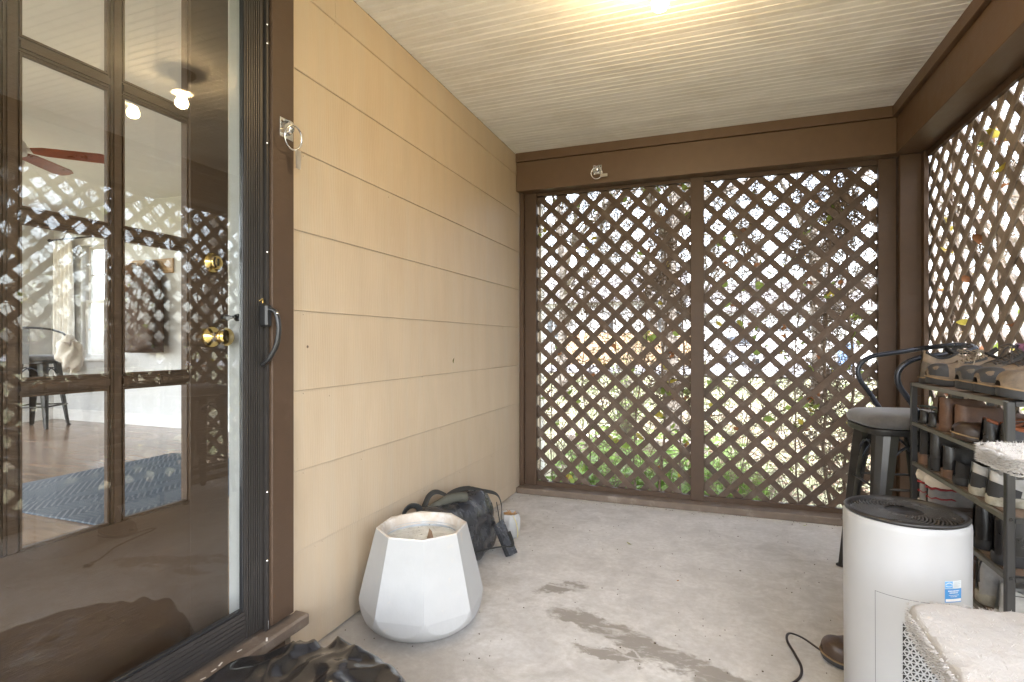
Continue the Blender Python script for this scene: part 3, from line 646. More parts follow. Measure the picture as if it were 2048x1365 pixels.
# ================================================================== THINGS ON THE PORCH
# -------- white faceted planter
pc = (-1.082, 1.905); PH = .375
pl = thing('planter', (pc[0], pc[1], 0), 'large white eight-sided faceted planter standing empty beside the tan siding', 'planter')
def lerp(a, b, t): return a + (b - a) * t
def pl_r(th, z):
    t = z / PH; ap = lerp(.262, .190, max(0, (z - .10) / (PH - .10)) ** 1.05) if z > .10 else lerp(.255, .262, z / .10)
    d = ((th + pi / 8 + pi / 8) % (pi / 4)) - pi / 8; octr = ap * cos(pi / 8) / cos(d) * 1.02
    q = z / .125
    rnd_r = .150 + .116 * sqrt(max(0, 1 - (1 - min(1, q)) ** 2.2)) if z < .125 else .266 + (z - .125) * .5
    return min(octr, rnd_r) * .915
b = MB(); NT, NZ = 192, 70; TW = R(-14)
zs = [0] + [PH * (i / NZ) ** 1.15 for i in range(1, NZ + 1)]
for z in zs:
    for k in range(NT):
        th = 2 * pi * k / NT; r = pl_r(th, z); b.v.append((pc[0] + r * cos(th + TW), pc[1] + r * sin(th + TW), z + .0015))
for j in range(len(zs) - 1):
    for k in range(NT): b.f.append((j * NT + k, j * NT + (k + 1) % NT, (j + 1) * NT + (k + 1) % NT, (j + 1) * NT + k))
b.f.append(tuple(range(NT)))
b.build('body', PLANT, pl, smooth=True, autos=9)
b = MB(); rings = [(1.0, PH + .0015), (.985, PH + .006), ('c', .156, PH + .004), ('c', .151, PH - .004), ('c', .143, PH - .034), ('c', .143, PH - .038)]
for rg in rings:
    for k in range(NT):
        th = 2 * pi * k / NT
        if rg[0] == 'c': r, z = rg[1], rg[2]
        else: r, z = pl_r(th, PH) * rg[0], rg[1]
        b.v.append((pc[0] + r * cos(th + TW), pc[1] + r * sin(th + TW), z))
for j in range(len(rings) - 1):
    for k in range(NT): b.f.append((j * NT + k, j * NT + (k + 1) % NT, (j + 1) * NT + (k + 1) % NT, (j + 1) * NT + k))
b.build('rim', RIMM, pl, smooth=True, autos=25)
MB().lathe([(.142, PH - .028), (.160, PH - .06), (.18, PH - .12), (.19, PH - .2)], 48, (pc[0], pc[1], 0)).build('inside_wall', ZINC, pl, smooth=True)
MB().lathe([(.160, PH - .050), (.13, PH - .047), (.07, PH - .040), (0, PH - .043)], 48, (pc[0], pc[1], 0)).build('soil', SOIL, pl, smooth=True)
MB().add([(0, 0, 0), (.03, 0, 0), (.022, .004, .040), (.0, .03, 0), (.03, .03, 0), (.012, .02, .048)], [(0, 1, 2), (3, 5, 4), (0, 2, 5, 3), (1, 4, 5, 2), (0, 3, 4, 1)], Tm((pc[0] + .035, pc[1] - .03, PH - .050), .5)).build('wood_chip', M('orange_wood_chip', (.20, .13, .08), .8), pl)

# -------- purifier
ac = (.524, 1.905); AH = .600; AR = .155
ap = thing('air_purifier', (ac[0], ac[1], 0), 'tall white cylindrical air purifier with black spiral grille on top', 'air purifier')
FA = atan2(-.94, -.30)        # front of the filter door faces the camera side
MB().lathe([(.146, 0), (.150, .006), (.1515, .03), (AR, AH - .02), (AR - .001, AH - .006), (AR - .005, AH), (AR - .012, AH)], 96, (*ac, 0)).build('body', PURW, ap, smooth=True, autos=40)
MB().lathe([(AR - .0115, AH - .002), (AR - .004, AH + .003), (AR - .002, AH + .008), (AR - .008, AH + .0125), (AR - .016, AH + .008), (AR - .020, AH - .006)], 96, (*ac, 0)).build('top_ring', PURD, ap, smooth=True)
MB().lathe([(AR - .02, AH - .03), (.0, AH - .03)], 48, (*ac, 0)).build('grille_well', M('grille_well', (.004, .004, .004), .8), ap)
MB().lathe([(0, AH + .006), (.045, AH + .006), (.050, AH + .003), (.050, AH - .02)], 48, (*ac, 0)).build('grille_hub', PURD, ap, smooth=True, autos=40)
b = MB(); nb = 44
for k in range(nb):
    a0 = 2 * pi * k / nb; pts = []
    for i in range(8):
        t = i / 7; r = lerp(.049, AR - .018, t); a = a0 - 1.0 * t ** 1.2; pts.append((ac[0] + r * cos(a), ac[1] + r * sin(a), AH + .002 - .004 * t))
    b.tube(pts, 0, 4, flat=(.0022, .006), caps=False)
o = b.build('grille_blades', M('satin_black_blades', (.07, .065, .06), .25), ap); o['kind'] = 'stuff'
def cylp(a, z, dr=0): r = (.1515 + (AR - .1515) * (z - .03) / (AH - .05)) + dr; return (ac[0] + r * cos(a), ac[1] + r * sin(a), z)
def cylpatch(a0, a1, z0, z1, dr, n=12, b=None):
    b = b or MB(); s = len(b.v)
    for i in range(n + 1):
        a = lerp(a0, a1, i / n)
        for z in (z0, z1): b.v.append(cylp(a, z, dr))
    for i in range(n): b.f.append((s + 2 * i, s + 2 * i + 2, s + 2 * i + 3, s + 2 * i + 1))
    return b
da = 1 / AR
# door panel outline grooves
GR = M('groove_shadow_gap', (.12, .12, .12), .7)
dA0, dA1, dZ0, dZ1 = FA - .40, FA + .72, .03, .405
fd = MB()
cylpatch(dA0 - .008, dA0, dZ0, dZ1, .0004, 1, fd); cylpatch(dA1, dA1 + .008, dZ0, dZ1, .0004, 1, fd); cylpatch(dA0 - .008, dA1 + .008, dZ1, dZ1 + .0013, .0004, 16, fd)
fdo = fd.build('filter_door_gap', GR, ap)
back = cylpatch(FA + .018, FA + .57, .047, .343, .0003, 12).build('grille_back', M('grille_back', (.02, .018, .016), .7), ap)
b = MB(); cell = .0150; hh = cell * sqrt(3) / 2; row = 0; z = .045
def frame_tri(P, k=.62):
    c = (sum(p[0] for p in P) / 3, sum(p[1] for p in P) / 3); Q = [(c[0] + (p[0] - c[0]) * k, c[1] + (p[1] - c[1]) * k) for p in P]; s = len(b.v)
    for p in P: b.v.append(cylp(FA + p[0] * da, p[1], .0022))
    for p in Q: b.v.append(cylp(FA + p[0] * da, p[1], .0022))
    for p in Q: b.v.append(cylp(FA + p[0] * da, p[1], .0004))
    for i in range(3):
        j = (i + 1) % 3; b.f.append((s + i, s + j, s + 3 + j, s + 3 + i)); b.f.append((s + 3 + i, s + 3 + j, s + 6 + j, s + 6 + i))
while z < .345 - hh * .5:
    u0 = -.02 / da + (cell / 2 if row % 2 else 0); u = u0
    while u < .60 / da - cell:
        frame_tri([(u, z), (u + cell, z), (u + cell / 2, z + hh)]); frame_tri([(u + cell, z), (u + 1.5 * cell, z + hh), (u + .5 * cell, z + hh)]); u += cell
    z += hh; row += 1
o = b.build('perforated_grille', PURW, ap); o['kind'] = 'stuff'
# sticker
SA = FA + .80; stb = M('sticker_blue', (.06, .27, .60), .4, var=.05); stw = M('sticker_white', (.78, .78, .78), .4)
HS = .160
sk = cylpatch(SA - HS, SA + HS, .410, .446, .0009, 8).build('sticker', stb, ap)
cylpatch(SA - HS, SA + HS, .4465, .467, .0006, 8).build('label_backing', M('sticker_clear', (.66, .70, .71), .3), sk)
cylpatch(SA - HS, SA - .02, .4475, .466, .0010, 4).build('blue_square', M('sticker_sky', (.16, .42, .72), .4), sk)
b = MB()
for i in range(10):
    t = i / 9; a = SA - .150 + .110 * t; cylpatch(a, a + .013, .4575 + .004 * sin(t * pi), .4592 + .004 * sin(t * pi), .0014, 1, b); cylpatch(a, a + .013, .4535 - .002 * sin(t * pi), .4547 - .002 * sin(t * pi), .0014, 1, b)
b.build('logo_swoosh', stw, sk)
b = MB()
for zc, hw_, hgt in ((.4390, .105, .0028), (.4340, .080, .0028), (.4285, .095, .0014), (.4245, .065, .0014)):
    a = SA - hw_
    while a < SA + hw_: w = rnd.uniform(.012, .026); cylpatch(a, min(a + w, SA + hw_), zc, zc + hgt, .0014, 1, b); a += w + .007
cylpatch(SA - .148, SA + .148, .4125, .4195, .0014, 8, b); b.build('print_lines', stw, sk)
b = MB()
for i, zc in enumerate((.4635, .4608, .4580, .4552, .4525, .4500)): cylpatch(SA + .0, SA + (.14, .11, .13, .08, .12, .10)[i], zc, zc + .0008, .0014, 2, b)
b.build('small_print', M('grey_print', (.42, .45, .46), .5), sk)
b = MB(); cylpatch(SA - .05, SA + .11, .396, .3978, .0009, 4, b); cylpatch(SA - .05, SA + .11, .352, .3536, .0009, 4, b); cylpatch(SA - .205, SA - .190, .356, .382, .0009, 1, b)
b.build('button_marks', GR, ap)
b = MB(); cylpatch(SA - .19, SA + .45, .336, .3373, .0005, 10, b); b.build('base_seam', M('soft_gap', (.35, .35, .35), .6), ap)

# -------- power cord
CORD = M('brown_black_cord', (.025, .018, .017), .4)
pg = cr([(.148, 1.815, .012), (.165, 1.86, .008), (.215, 1.93, .006), (.262, 2.0, .006), (.275, 2.06, .010), (.262, 2.115, .022), (.245, 2.175, .035), (.258, 2.225, .038), (.30, 2.225, .030), (.345, 2.190, .018), (.385, 2.155, .007), (.43, 2.10, .007), (.50, 2.078, .012), (.52, 2.07, .03)], 5)
pct = thing('power_cord', (.2, 1.9, 0), 'dark power cord with flat two-prong plug lying on the concrete', 'power cord')
MB().tube(pg, 0, 8, flat=(.0042, .0028)).build('cable', CORD, pct, smooth=True)
MB().box(-.017, .017, -.014, .018, 0, .016, Tm((.137, 1.792, .001), R(-28)), bev=.005).build('plug', BLACKP, pct)
for q in (-.007, .007): MB().box(q - .003, q + .003, -.030, -.013, .007, .0085, Tm((.137, 1.792, .001), R(-28))).build('prong', CHROME, pct)
for q in (-.008, .008): MB().box(q - .0018, q + .0018, -.004, .006, .0155, .0175, Tm((.137, 1.792, .001), R(-28))).build('socket_slot', stw, pct)

# -------- stool
def make_stool(loc, rz, label):
    t = thing('bar_stool', loc, label, 'bar stool'); t.rotation_euler = (0, 0, rz)
    # cushion: rounded square
    b = MB(); n = 48
    prof = [(.0, .728), (.85, .728), (.97, .733), (1.0, .745), (1.0, .760), (.965, .775), (.86, .787), (.60, .794), (.3, .796), (0, .797)]
    for s, z in prof:
        for k in range(n):
            a = 2 * pi * k / n; c, d = cos(a), sin(a); r = .188 / (abs(c) ** 4.5 + abs(d) ** 4.5) ** (1 / 4.5); b.v.append((r * s * c, r * s * d, z))
    for j in range(len(prof) - 1):
        for k in range(n): b.f.append((j * n + k, j * n + (k + 1) % n, (j + 1) * n + (k + 1) % n, (j + 1) * n + k))
    b.build('cushion', M('grey_faux_suede', (.085, .080, .078), .75, var=.2, vscale=6, sheen=.3, dirt=(.14, .13, .12), dirt_t=(.5, .8), dirt_s=14), t, smooth=True, local=True)
    b = MB()
    for s, z in ((.99, .700), (1.0, .704), (1.0, .726), (.97, .7278)):
        for k in range(n):
            a = 2 * pi * k / n; c, d = cos(a), sin(a); r = .182 / (abs(c) ** 5 + abs(d) ** 5) ** (1 / 5); b.v.append((r * s * c, r * s * d, z))
    for j in range(3):
        for k in range(n): b.f.append((j * n + k, j * n + (k + 1) % n, (j + 1) * n + (k + 1) % n, (j + 1) * n + k))
    b.f.append(tuple(range(n))); b.f.append(tuple(3 * n + k for k in range(n)))
    b.build('seat_pan', STEEL, t, smooth=True, autos=40, local=True)
    for k in range(4):
        a = R(45 + 90 * k); ct, cb = Vector((.172 * cos(a), .172 * sin(a), .702)), Vector((.262 * cos(a), .262 * sin(a), .012))
        rad = Vector((cos(a), sin(a), 0)); tan = Vector((-sin(a), cos(a), 0)); b = MB(); vs = []
        for c, w, d in ((ct, .052, .036), (cb, .021, .015)):
            vs += [c + tan * w - rad * d, c + tan * w * .75 + rad * d * .3, c + tan * w * .3 + rad * d * .62, c - tan * w * .3 + rad * d * .62, c - tan * w * .75 + rad * d * .3, c - tan * w - rad * d, c - tan * w * .8 - rad * d * .6, c + tan * w * .8 - rad * d * .6]
        b.add(vs, [(i, (i + 1) % 8, 8 + (i + 1) % 8, 8 + i) for i in range(8)] + [tuple(range(8))[::-1], tuple(range(8, 16))])
        lg = b.build('leg', STEEL, t, local=True)
        MB().box(-.018, .018, -.016, .016, 0, .014, Tm((cb.x, cb.y, 0), a), bev=.004).build('rubber_foot', BLACKP, lg, local=True)
    for k in range(4):
        a = R(90 * k + 90); c, s = cos(a), sin(a)
        def W_(u, v, z): return (u * c - v * s, u * s + v * c, z)      # u outward, v along the side
        pts = [W_(lerp(.130, .185, 1 - z / .7), v, z) for v, z in [(-.155, .22), (-.145, .38), (-.125, .50), (-.085, .60), (-.04, .645), (0, .655), (.04, .645), (.085, .60), (.125, .50), (.145, .38), (.155, .22)]]
        MB().tube(cr(pts, 4), .0062, 8).build('hoop', TUBEM, t, smooth=True, local=True)
        MB().tube([W_(.155, -.155, .47), W_(.155, .155, .47)], .0055, 8).build('stretcher', STEEL, t, smooth=True, local=True)
        MB().tube([W_(.178, -.178, .24), W_(.178, .178, .24)], .009, 8).build('foot_rail', STEEL, t, smooth=True, local=True)
    pts = []
    hf = [(.05, .712), (.005, .760), (-.055, .860), (-.095, .925), (-.094, .985), (-.045, 1.028), (.03, 1.045), (.11, 1.058), (.17, 1.070)]
    L = [(x, .205 + .018 * i / 8, z) for i, (x, z) in enumerate(hf)]
    arc = [(.205, .15, 1.08), (.222, .075, 1.086), (.226, 0, 1.088), (.222, -.075, 1.086), (.205, -.15, 1.08)]
    Rr = [(x, -y, z) for x, y, z in L[::-1]]
    MB().tube(cr(L + arc + Rr, 5), .0115, 10).build('back_rail', TUBEM, t, smooth=True, local=True)
    MB().box(.218, .222, -.045, .045, .70, 1.082, bev=.0015).build('back_splat', STEEL, t, local=True)
    return t
stool = make_stool((.792, 2.925, 0), R(7), 'gunmetal bar stool with grey cushion and curved tube back beside the shoe rack')
s2 = copy_tree(stool); s2.location = (-6.93, 3.82, .17); s2.rotation_euler = (0, 0, R(-60)); s2['label'] = 'dark metal bar stool in the far room below the curtain'
# throw on it
b = MB(); nu, nv = 30, 16
for i in range(nu):
    for j in range(nv + 1):
        a = 2 * pi * i / nu; ph_ = pi * j / nv; d = 1 + .16 * sin(a * 6 + j * .7) + .1 * sin(ph_ * 7 + a * 3)
        b.v.append((-6.47 + .11 * sin(ph_) * cos(a) * d, 3.86 + .12 * sin(ph_) * sin(a) * d, .98 + .15 * cos(ph_) * d - .05 * cos(a)))
for i in range(nu):
    for j in range(nv): b.f.append((i * (nv + 1) + j, ((i + 1) % nu) * (nv + 1) + j, ((i + 1) % nu) * (nv + 1) + j + 1, i * (nv + 1) + j + 1))
o = b.build('throw_blanket', M('cream_throw', (.66, .61, .54), .95, bump=.6), smooth=True); tag(o, 'crumpled cream throw hanging over the arm of the stool in the far room', 'blanket')

# -------- shoe rack
XF, XB, RYN, RYF = .750, 1.020, 1.870, 2.656
SZ = [.140, .300, .460, .620, .780, .938]
rk = thing('shoe_rack', ((XF + XB) / 2, (RYN + RYF) / 2, 0), 'grey metal shoe rack with brown boards and six crowded shelves', 'shoe rack')
for x in (XF, XB - .02):
    for y in (RYN, RYF - .02):
        p = MB().box(x, x + .02, y, y + .02, .004, SZ[-1] - .001, bev=.002).build('post', RACKM, rk)
        MB().box(x - .002, x + .022, y - .002, y + .022, 0, .0038).build('foot_cap', BLACKP, p)
        for z in SZ[:-1]: MB().lathe([(0, -.003), (.004, -.0026), (.0055, 0)], 10, (x + .010, y - .0002, z - .004), 'y').build('bolt', BLACKP, p)
for i, z in enumerate(SZ):
    sh = MB().box(XF + .0215, XB - .0215, RYN + .021, RYF - .021, z - .008, z - .0005).build('shelf', SHELFM, rk)
    fr_ = MB(); fr_.box(XF + .0005, XF + .012, RYN + .0205, RYF - .0205, z - .013, z + .0005); fr_.build('front_edge', RACKL, sh)
    fr_ = MB(); fr_.box(XB - .021, XB - .009, RYN + .0205, RYF - .0205, z - .013, z + .0005); fr_.box(XF + .0205, XB - .0205, RYN + .001, RYN + .0195, z - .013, z + .0005); fr_.box(XF + .0205, XB - .0205, RYF - .0195, RYF - .001, z - .013, z + .0005)
    fr_.build('side_edges', RACKM, sh)
    if i:
        gm = MB(); zz0 = SZ[i - 1] + .001; 
        for k in range(9): yy = RYN + .06 + k * .083; gm.tube([(XB - .012, yy, zz0), (XB - .012, yy, z - .014)], .0013, 4, caps=False)
        for f in (.33, .66): gm.tube([(XB - .010, RYN + .01, lerp(zz0, z, f)), (XB - .010, RYF - .01, lerp(zz0, z, f))], .0013, 4, caps=False)
        for yy in (RYF - .01, RYN + .01):
            for k in range(3): gm.tube([(XF + .07 + k * .06, yy, zz0), (XF + .07 + k * .06, yy, z - .014)], .0013, 4, caps=False)
            for f in (.33, .66): gm.tube([(XF + .01, yy, lerp(zz0, z, f)), (XB - .01, yy, lerp(zz0, z, f))], .0013, 4, caps=False)
        gm.build('wire_grid', RACKM, sh)

# -------- shoes. local x: heel (0) to toe (L)
def shoe(name, label, cat, loc, rz, up, sole, L=.28, Wd=.094, hc=.070, heel_h=.022, toe_h=.045, sole_t=.018, open_to=.40, shaft=0, heel=0, toe_cap=None, lace=None, lining=None, counter=None, group=None, welt=None, lumpy=0, tilt=0, roll=0):
    t = thing(name, loc, label, cat, group); t.rotation_euler = (roll, tilt, rz)
    def hw_(s): return Wd / 2 * (.74 + .30 * sin(pi * min(1, max(0, (s - .18) / .9))) ** 1.1) * (max(0, 1 - ((s - .80) / .205) ** 2.6) ** .5 if s > .80 else 1) * (sqrt(max(0, 1 - ((.12 - s) / .125) ** 2)) if s < .12 else 1)
    def cy(s): return .006 * sin(pi * s)
    n = 44; st = [0.002 + .996 * (.5 - .5 * cos(pi * i / n)) for i in range(n + 1)]
    # sole
    ol = [(s * L, cy(s) + hw_(s) * 1.07) for s in st] + [(s * L, cy(s) - hw_(s) * 1.07) for s in st[::-1]]
    b = MB(); m = len(ol); cxm = L / 2
    def spring(x): s = x / L; return .012 * max(0, (s - .72) / .28) ** 2 + (heel * max(0, 1 - max(0, s - .28) / .32) if s > .28 else heel)
    for (zf, k) in ((0, .965), (.25, 1.0), (.8, 1.0), (1.0, .985)):
        for x, y in ol: b.v.append((cxm + (x - cxm) * (k if zf else .99), y * k, spring(x) + sole_t * zf))
    for j in range(3):
        for i in range(m): b.f.append((j * m + i, j * m + (i + 1) % m, (j + 1) * m + (i + 1) % m, (j + 1) * m + i))
    h = m // 2
    for i in range(h - 1):
        b.f.append((i, i + 1, m - 2 - i, m - 1 - i)); b.f.append((3 * m + i, 3 * m + i + 1, 3 * m + m - 2 - i, 3 * m + m - 1 - i))
    so = b.build('sole', sole, t, smooth=True, autos=35, local=True)
    if heel > 0 or heel_h > .03:
        b = MB(); hl = [(s * L, (cy(s) + hw_(s) * 1.03)) for s in st if s < .27]; hl = hl + [(x, 2 * cy(x / L) - y) for x, y in hl[::-1]]
        b.prism(hl, heel + .004); b.build('heel', sole, t, local=True)
    if welt:
        b = MB(); ring_ = [(cxm + (x - cxm) * 1.004, y * 1.03, spring(x) + sole_t) for x, y in ol]; b.tube(ring_, 0, 4, flat=(.0028, .0022), closed=True); b.build('welt', welt, t, local=True)
    # upper
    NA = 26; b = MB(); colh = shaft if shaft else hc
    def zh(s):
        if s < open_to: return colh * (1 - (.26 if not shaft else .05) * sin(pi * s / open_to)) * lerp(1, .95, s / open_to)
        q = (s - open_to) / (1 - open_to); top = colh * (.92 if not shaft else .94); return lerp(top, toe_h, min(1, q * 1.55) ** (.75 if not shaft else .52)) * (sqrt(max(0.0, 1 - max(0, (q - .70) / .305) ** 2.4)) * .86 + .14)
    for s in st:
        opn = s < open_to; x = s * L; z0 = spring(x) + sole_t * .9
        for i in range(NA + 1):
            a = pi * i / NA; c_, s_ = cos(a), max(0, sin(a)); ww = hw_(s)
            if opn:
                edge = min(1, max(.0, (open_to - s) / .03)) * min(1, (s - 0.0) / .04)
                # outer wall, rim, then inside cavity
                f = i / NA; f = f if f <= .5 else 1 - f; sg = 1 if i <= NA / 2 else -1
                rf_ = max(.0, 1 - abs(2 * (s / open_to) - 1) ** 3.2) ** .5 if s > open_to * .5 else 1
                if f < .26: q = f / .26; yy = ww * (1.0 + .03 * sin(pi * q) - (.32 if not shaft else .20) * q ** 1.5) * lerp(1, .35 + .65 * rf_, q ** 2); zz = zh(s) * q
                elif f < .32: q = (f - .26) / .06; yy = ww * ((.68 if not shaft else .80) - .10 * q) * (.35 + .65 * rf_); zz = zh(s) * (1 + .03 * sin(pi * q))
                else: q = (f - .32) / .18; yy = ww * .58 * (1 - q * .98) * (.35 + .65 * rf_); zz = lerp(zh(s), min(.012, zh(s)), min(1, q * 3)) if edge > .5 else zh(s) * (1 - .1 * q)
                y = sg * yy
            else:
                p = .55 if s > .6 else .75
                y = ww * (1 if c_ >= 0 else -1) * abs(c_) ** (.62 + .25 * (1 - min(1, (s - open_to) * 3))); zz = zh(s) * s_ ** p
            nzv = max(lumpy, .0014) * noise.noise(Vector((x * 40, y * 40 + 5, zz * 40)))
            xx = x + (zz * (.10 if not shaft else .04)) * (1 - s) * (1 if s < .3 else .4)
            b.v.append((xx, y + cy(s) + nzv, z0 + zz + nzv))
    for j in range(n):
        for i in range(NA): b.f.append((j * (NA + 1) + i, (j + 1) * (NA + 1) + i, (j + 1) * (NA + 1) + i + 1, j * (NA + 1) + i + 1))
    u = b.build('upper', up, t, smooth=True, autos=60, local=True)
    def surf(s, f, off=.001):     # point on outer surface at station s, side fraction f in -1..1 (0 top)
        a = pi / 2 * (1 - abs(f)); p = .55 if s > .6 else .75; ww = hw_(s); y = ww * (1 if f >= 0 else -1) * abs(cos(a)) ** (.62 + .25 * (1 - min(1, max(0, s - open_to) * 3))); z = zh(s) * max(0, sin(a)) ** p
        return Vector((s * L + z * (.10 if not shaft else .04) * (1 - s) * .4, (y + cy(s)) * (1 + off * 12), spring(s * L) + sole_t * .9 + z + off))
    def shell(name, s0, s1, f0, f1, mat, off=.0016):
        b = MB(); A, B_ = 12, 12
        for i in range(A + 1):
            for j in range(B_ + 1): b.v.append(tuple(surf(lerp(s0, s1, i / A), lerp(f0, f1, j / B_), off)))
        for i in range(A):
            for j in range(B_): b.f.append((i * (B_ + 1) + j, (i + 1) * (B_ + 1) + j, (i + 1) * (B_ + 1) + j + 1, i * (B_ + 1) + j + 1))
        return b.build(name, mat, t, smooth=True, local=True)
    if toe_cap: shell('toe_cap', .80, .985, -.97, .97, toe_cap, .0018)
    if toe_cap:
        shell('side_overlay', open_to + .04, .74, .62, .985, toe_cap, .0014); shell('side_overlay', open_to + .04, .74, -.985, -.62, toe_cap, .0014)
        shell('eyelet_strip', open_to + .01, .64, .30, .46, counter or toe_cap, .0020); shell('eyelet_strip', open_to + .01, .64, -.46, -.30, counter or toe_cap, .0020)
    if counter:
        b = MB(); A = 12
        for i in range(A + 1):
            s = .24 * abs(1 - 2 * i / A) ** 1.3 + .003; sg = 1 if i < A / 2 else -1
            for zf in (0, .35, .62 if not shaft else .3): b.v.append((s * L + zf * colh * .10 - .0015, sg * hw_(s) * (1.04) + cy(s), spring(s * L) + sole_t * .9 + zf * colh * (1 - .5 * s / .24)))
        for i in range(A):
            for j in range(2): b.f.append((i * 3 + j, i * 3 + j + 1, (i + 1) * 3 + j + 1, (i + 1) * 3 + j))
        b.build('heel_counter', counter, t, smooth=True, local=True)
    if lace:
        b = MB(); k = 6
        for q in range(k):
            s = lerp(open_to + .015, .66, q / (k - 1)); s2_ = s + .03
            b.tube([surf(s, -.34, .003), surf((s + s2_) / 2, 0, .0045), surf(s2_, .34, .003)], .0022, 5); b.tube([surf(s, .34, .003), surf((s + s2_) / 2, 0, .0055), surf(s2_, -.34, .003)], .0022, 5)
        s = open_to + .02
        for sg in (-1, 1):
            a0 = surf(s, 0, .006); b.tube(cr([a0, a0 + Vector((.01, sg * .02, .012)), a0 + Vector((.03, sg * .035, .004)), a0 + Vector((.02, sg * .02, .0)), a0], 4), .002, 5)
            b.tube(cr([a0, a0 + Vector((.02, sg * .012, .004)), surf(s + .14, sg * .55, .004), surf(s + .2, sg * .8, .004)], 4), .002, 5)
        b.build('lace', lace, t, smooth=True, local=True)
        tg = MB(); A = 8
        for i in range(A + 1):
            for j in range(5):
                f = lerp(-.3, .3, j / 4); q = i / A
                base = surf(open_to + .01, f, .002); tg.v.append((base.x - .030 * q, base.y, base.z + .026 * q - .004 * (j - 2) ** 2 / 4))
        for i in range(A):
            for j in range(4): tg.f.append((i * 5 + j, (i + 1) * 5 + j, (i + 1) * 5 + j + 1, i * 5 + j + 1))
        to = tg.build('tongue', lining or up, t, smooth=True, local=True); md = to.modifiers.new('s', 'SOLIDIFY'); md.thickness = .005
    if lining:
        b = MB(); pts = []
        for s in [x for x in st if .03 < x < open_to]: pts.append((s * L + zh(s) * (.10 if not shaft else .04) * (1 - s), cy(s) + hw_(s) * (.64 if not shaft else .77) * (.35 + .65 * (max(.0, 1 - abs(2 * (s / open_to) - 1) ** 3.2) ** .5 if s > open_to * .5 else 1)), spring(s * L) + sole_t * .9 + zh(s)))
        pts = [(x, 2 * cy(x / L) - y, z) for x, y, z in pts[::-1]][::1] + pts
        b.tube(cr(pts, 2), .0055, 8); b.build('collar', lining, t, smooth=True, local=True)
    return t
lea = lambda n, c, r=.45, **k: M(n, c, r, var=.25, vscale=5, bump=.25, bscale=120, **k)
TANL = lea('tan_nubuck', (.185, .135, .09), .75, dirt=(.085, .065, .05), dirt_t=(.45, .7), dirt_s=22); TAUPE = lea('taupe_mesh', (.12, .10, .078), .8, dirt=(.06, .05, .04), dirt_t=(.5, .7), dirt_s=20)
DRK = lea('charcoal_rubber', (.028, .028, .030), .6); BRL = lea('worn_brown_leather', (.115, .058, .033), .48, dirt=(.17, .105, .07), dirt_t=(.5, .75), dirt_s=16)
DBR = lea('dark_brown_leather', (.042, .025, .018), .4); BLK = lea('black_leather', (.016, .015, .015), .3, dirt=(.05, .048, .045), dirt_t=(.55, .8), dirt_s=14); BLKS = lea('black_suede', (.020, .019, .019), .85)
WLE = lea('white_leather', (.42, .41, .39), .5, dirt=(.38, .36, .32), dirt_t=(.5, .75), dirt_s=18); WSO = lea('dirty_white_sole', (.45, .43, .36), .6, dirt=(.24, .22, .17), dirt_t=(.45, .7), dirt_s=20)
GUM = lea('tan_welt', (.24, .16, .08), .6); STK = lea('stacked_leather_heel', (.13, .07, .04), .5); PINK = lea('pink_lining', (.22, .09, .17), .8); ORNG = lea('orange_leather', (.22, .065, .022), .5)
GRYF = lea('grey_knit', (.22, .21, .20), .95); SHER = M('sherpa', (.66, .58, .47), .98, bump=1, bscale=110, sheen=.3); RED = lea('red_trim', (.26, .018, .02), .7); LACED = lea('dark_lace', (.05, .045, .045), .7); LACET = lea('tan_lace', (.24, .20, .15), .8)
HF, TF = 0, pi       # heel to the front / toe to the front
def put(shelf, y, face, **k):
    z = SZ[shelf] + .001; L = k.get('L', .28); jit = rnd.uniform(-.05, .05) + k.pop('turn', 0)
    x0 = XF + .012 if face == HF else XF + .0 + L + k.pop('out', -.005)
    if face == HF: k.pop('out', 0)
    return shoe(loc=(x0, y, z), rz=face + jit, **k)
# top shelf
put(5, 2.585, HF, name='hiking_shoe', cat='hiking shoe', label='tan and taupe hiking shoe, heel out, at the far end of the top shelf', up=TANL, welt=GUM, sole=DRK, hc=.108, toe_h=.058, L=.295, counter=TAUPE, lace=LACET, lining=BLKS, lumpy=.003, sole_t=.024)
put(5, 2.435, TF, name='hiking_shoe', cat='hiking shoe', label='tan hiking shoe, dark rubber toe out, second on the top shelf', up=TANL, welt=GUM, sole=DRK, hc=.108, toe_h=.058, L=.295, toe_cap=DRK, lace=LACET, lining=BLKS, lumpy=.003, sole_t=.024, turn=-.1)
put(5, 2.225, TF, name='hiking_boot', cat='hiking boot', label='high brown hiking boot with pink lining, toe out, middle of the top shelf', up=TAUPE, sole=DRK, L=.295, toe_h=.060, welt=GUM, shaft=.138, open_to=.42, toe_cap=DRK, lace=LACED, lining=PINK, lumpy=.003, sole_t=.026, turn=.12)
put(5, 2.065, TF, name='hiking_boot', cat='hiking boot', label='high tan hiking boot with pink lining, toe out, next to the nearest boot', up=TANL, sole=DRK, L=.295, toe_h=.060, welt=GUM, shaft=.138, open_to=.42, toe_cap=DRK, lace=LACED, lining=PINK, lumpy=.003, sole_t=.026)
put(5, 1.945, TF, name='hiking_boot', cat='hiking boot', label='nearest tan hiking boot, last on the top shelf', up=TANL, sole=DRK, L=.29, toe_h=.058, welt=GUM, shaft=.132, open_to=.42, lace=LACED, lining=BLKS, lumpy=.003, sole_t=.026, turn=.08)
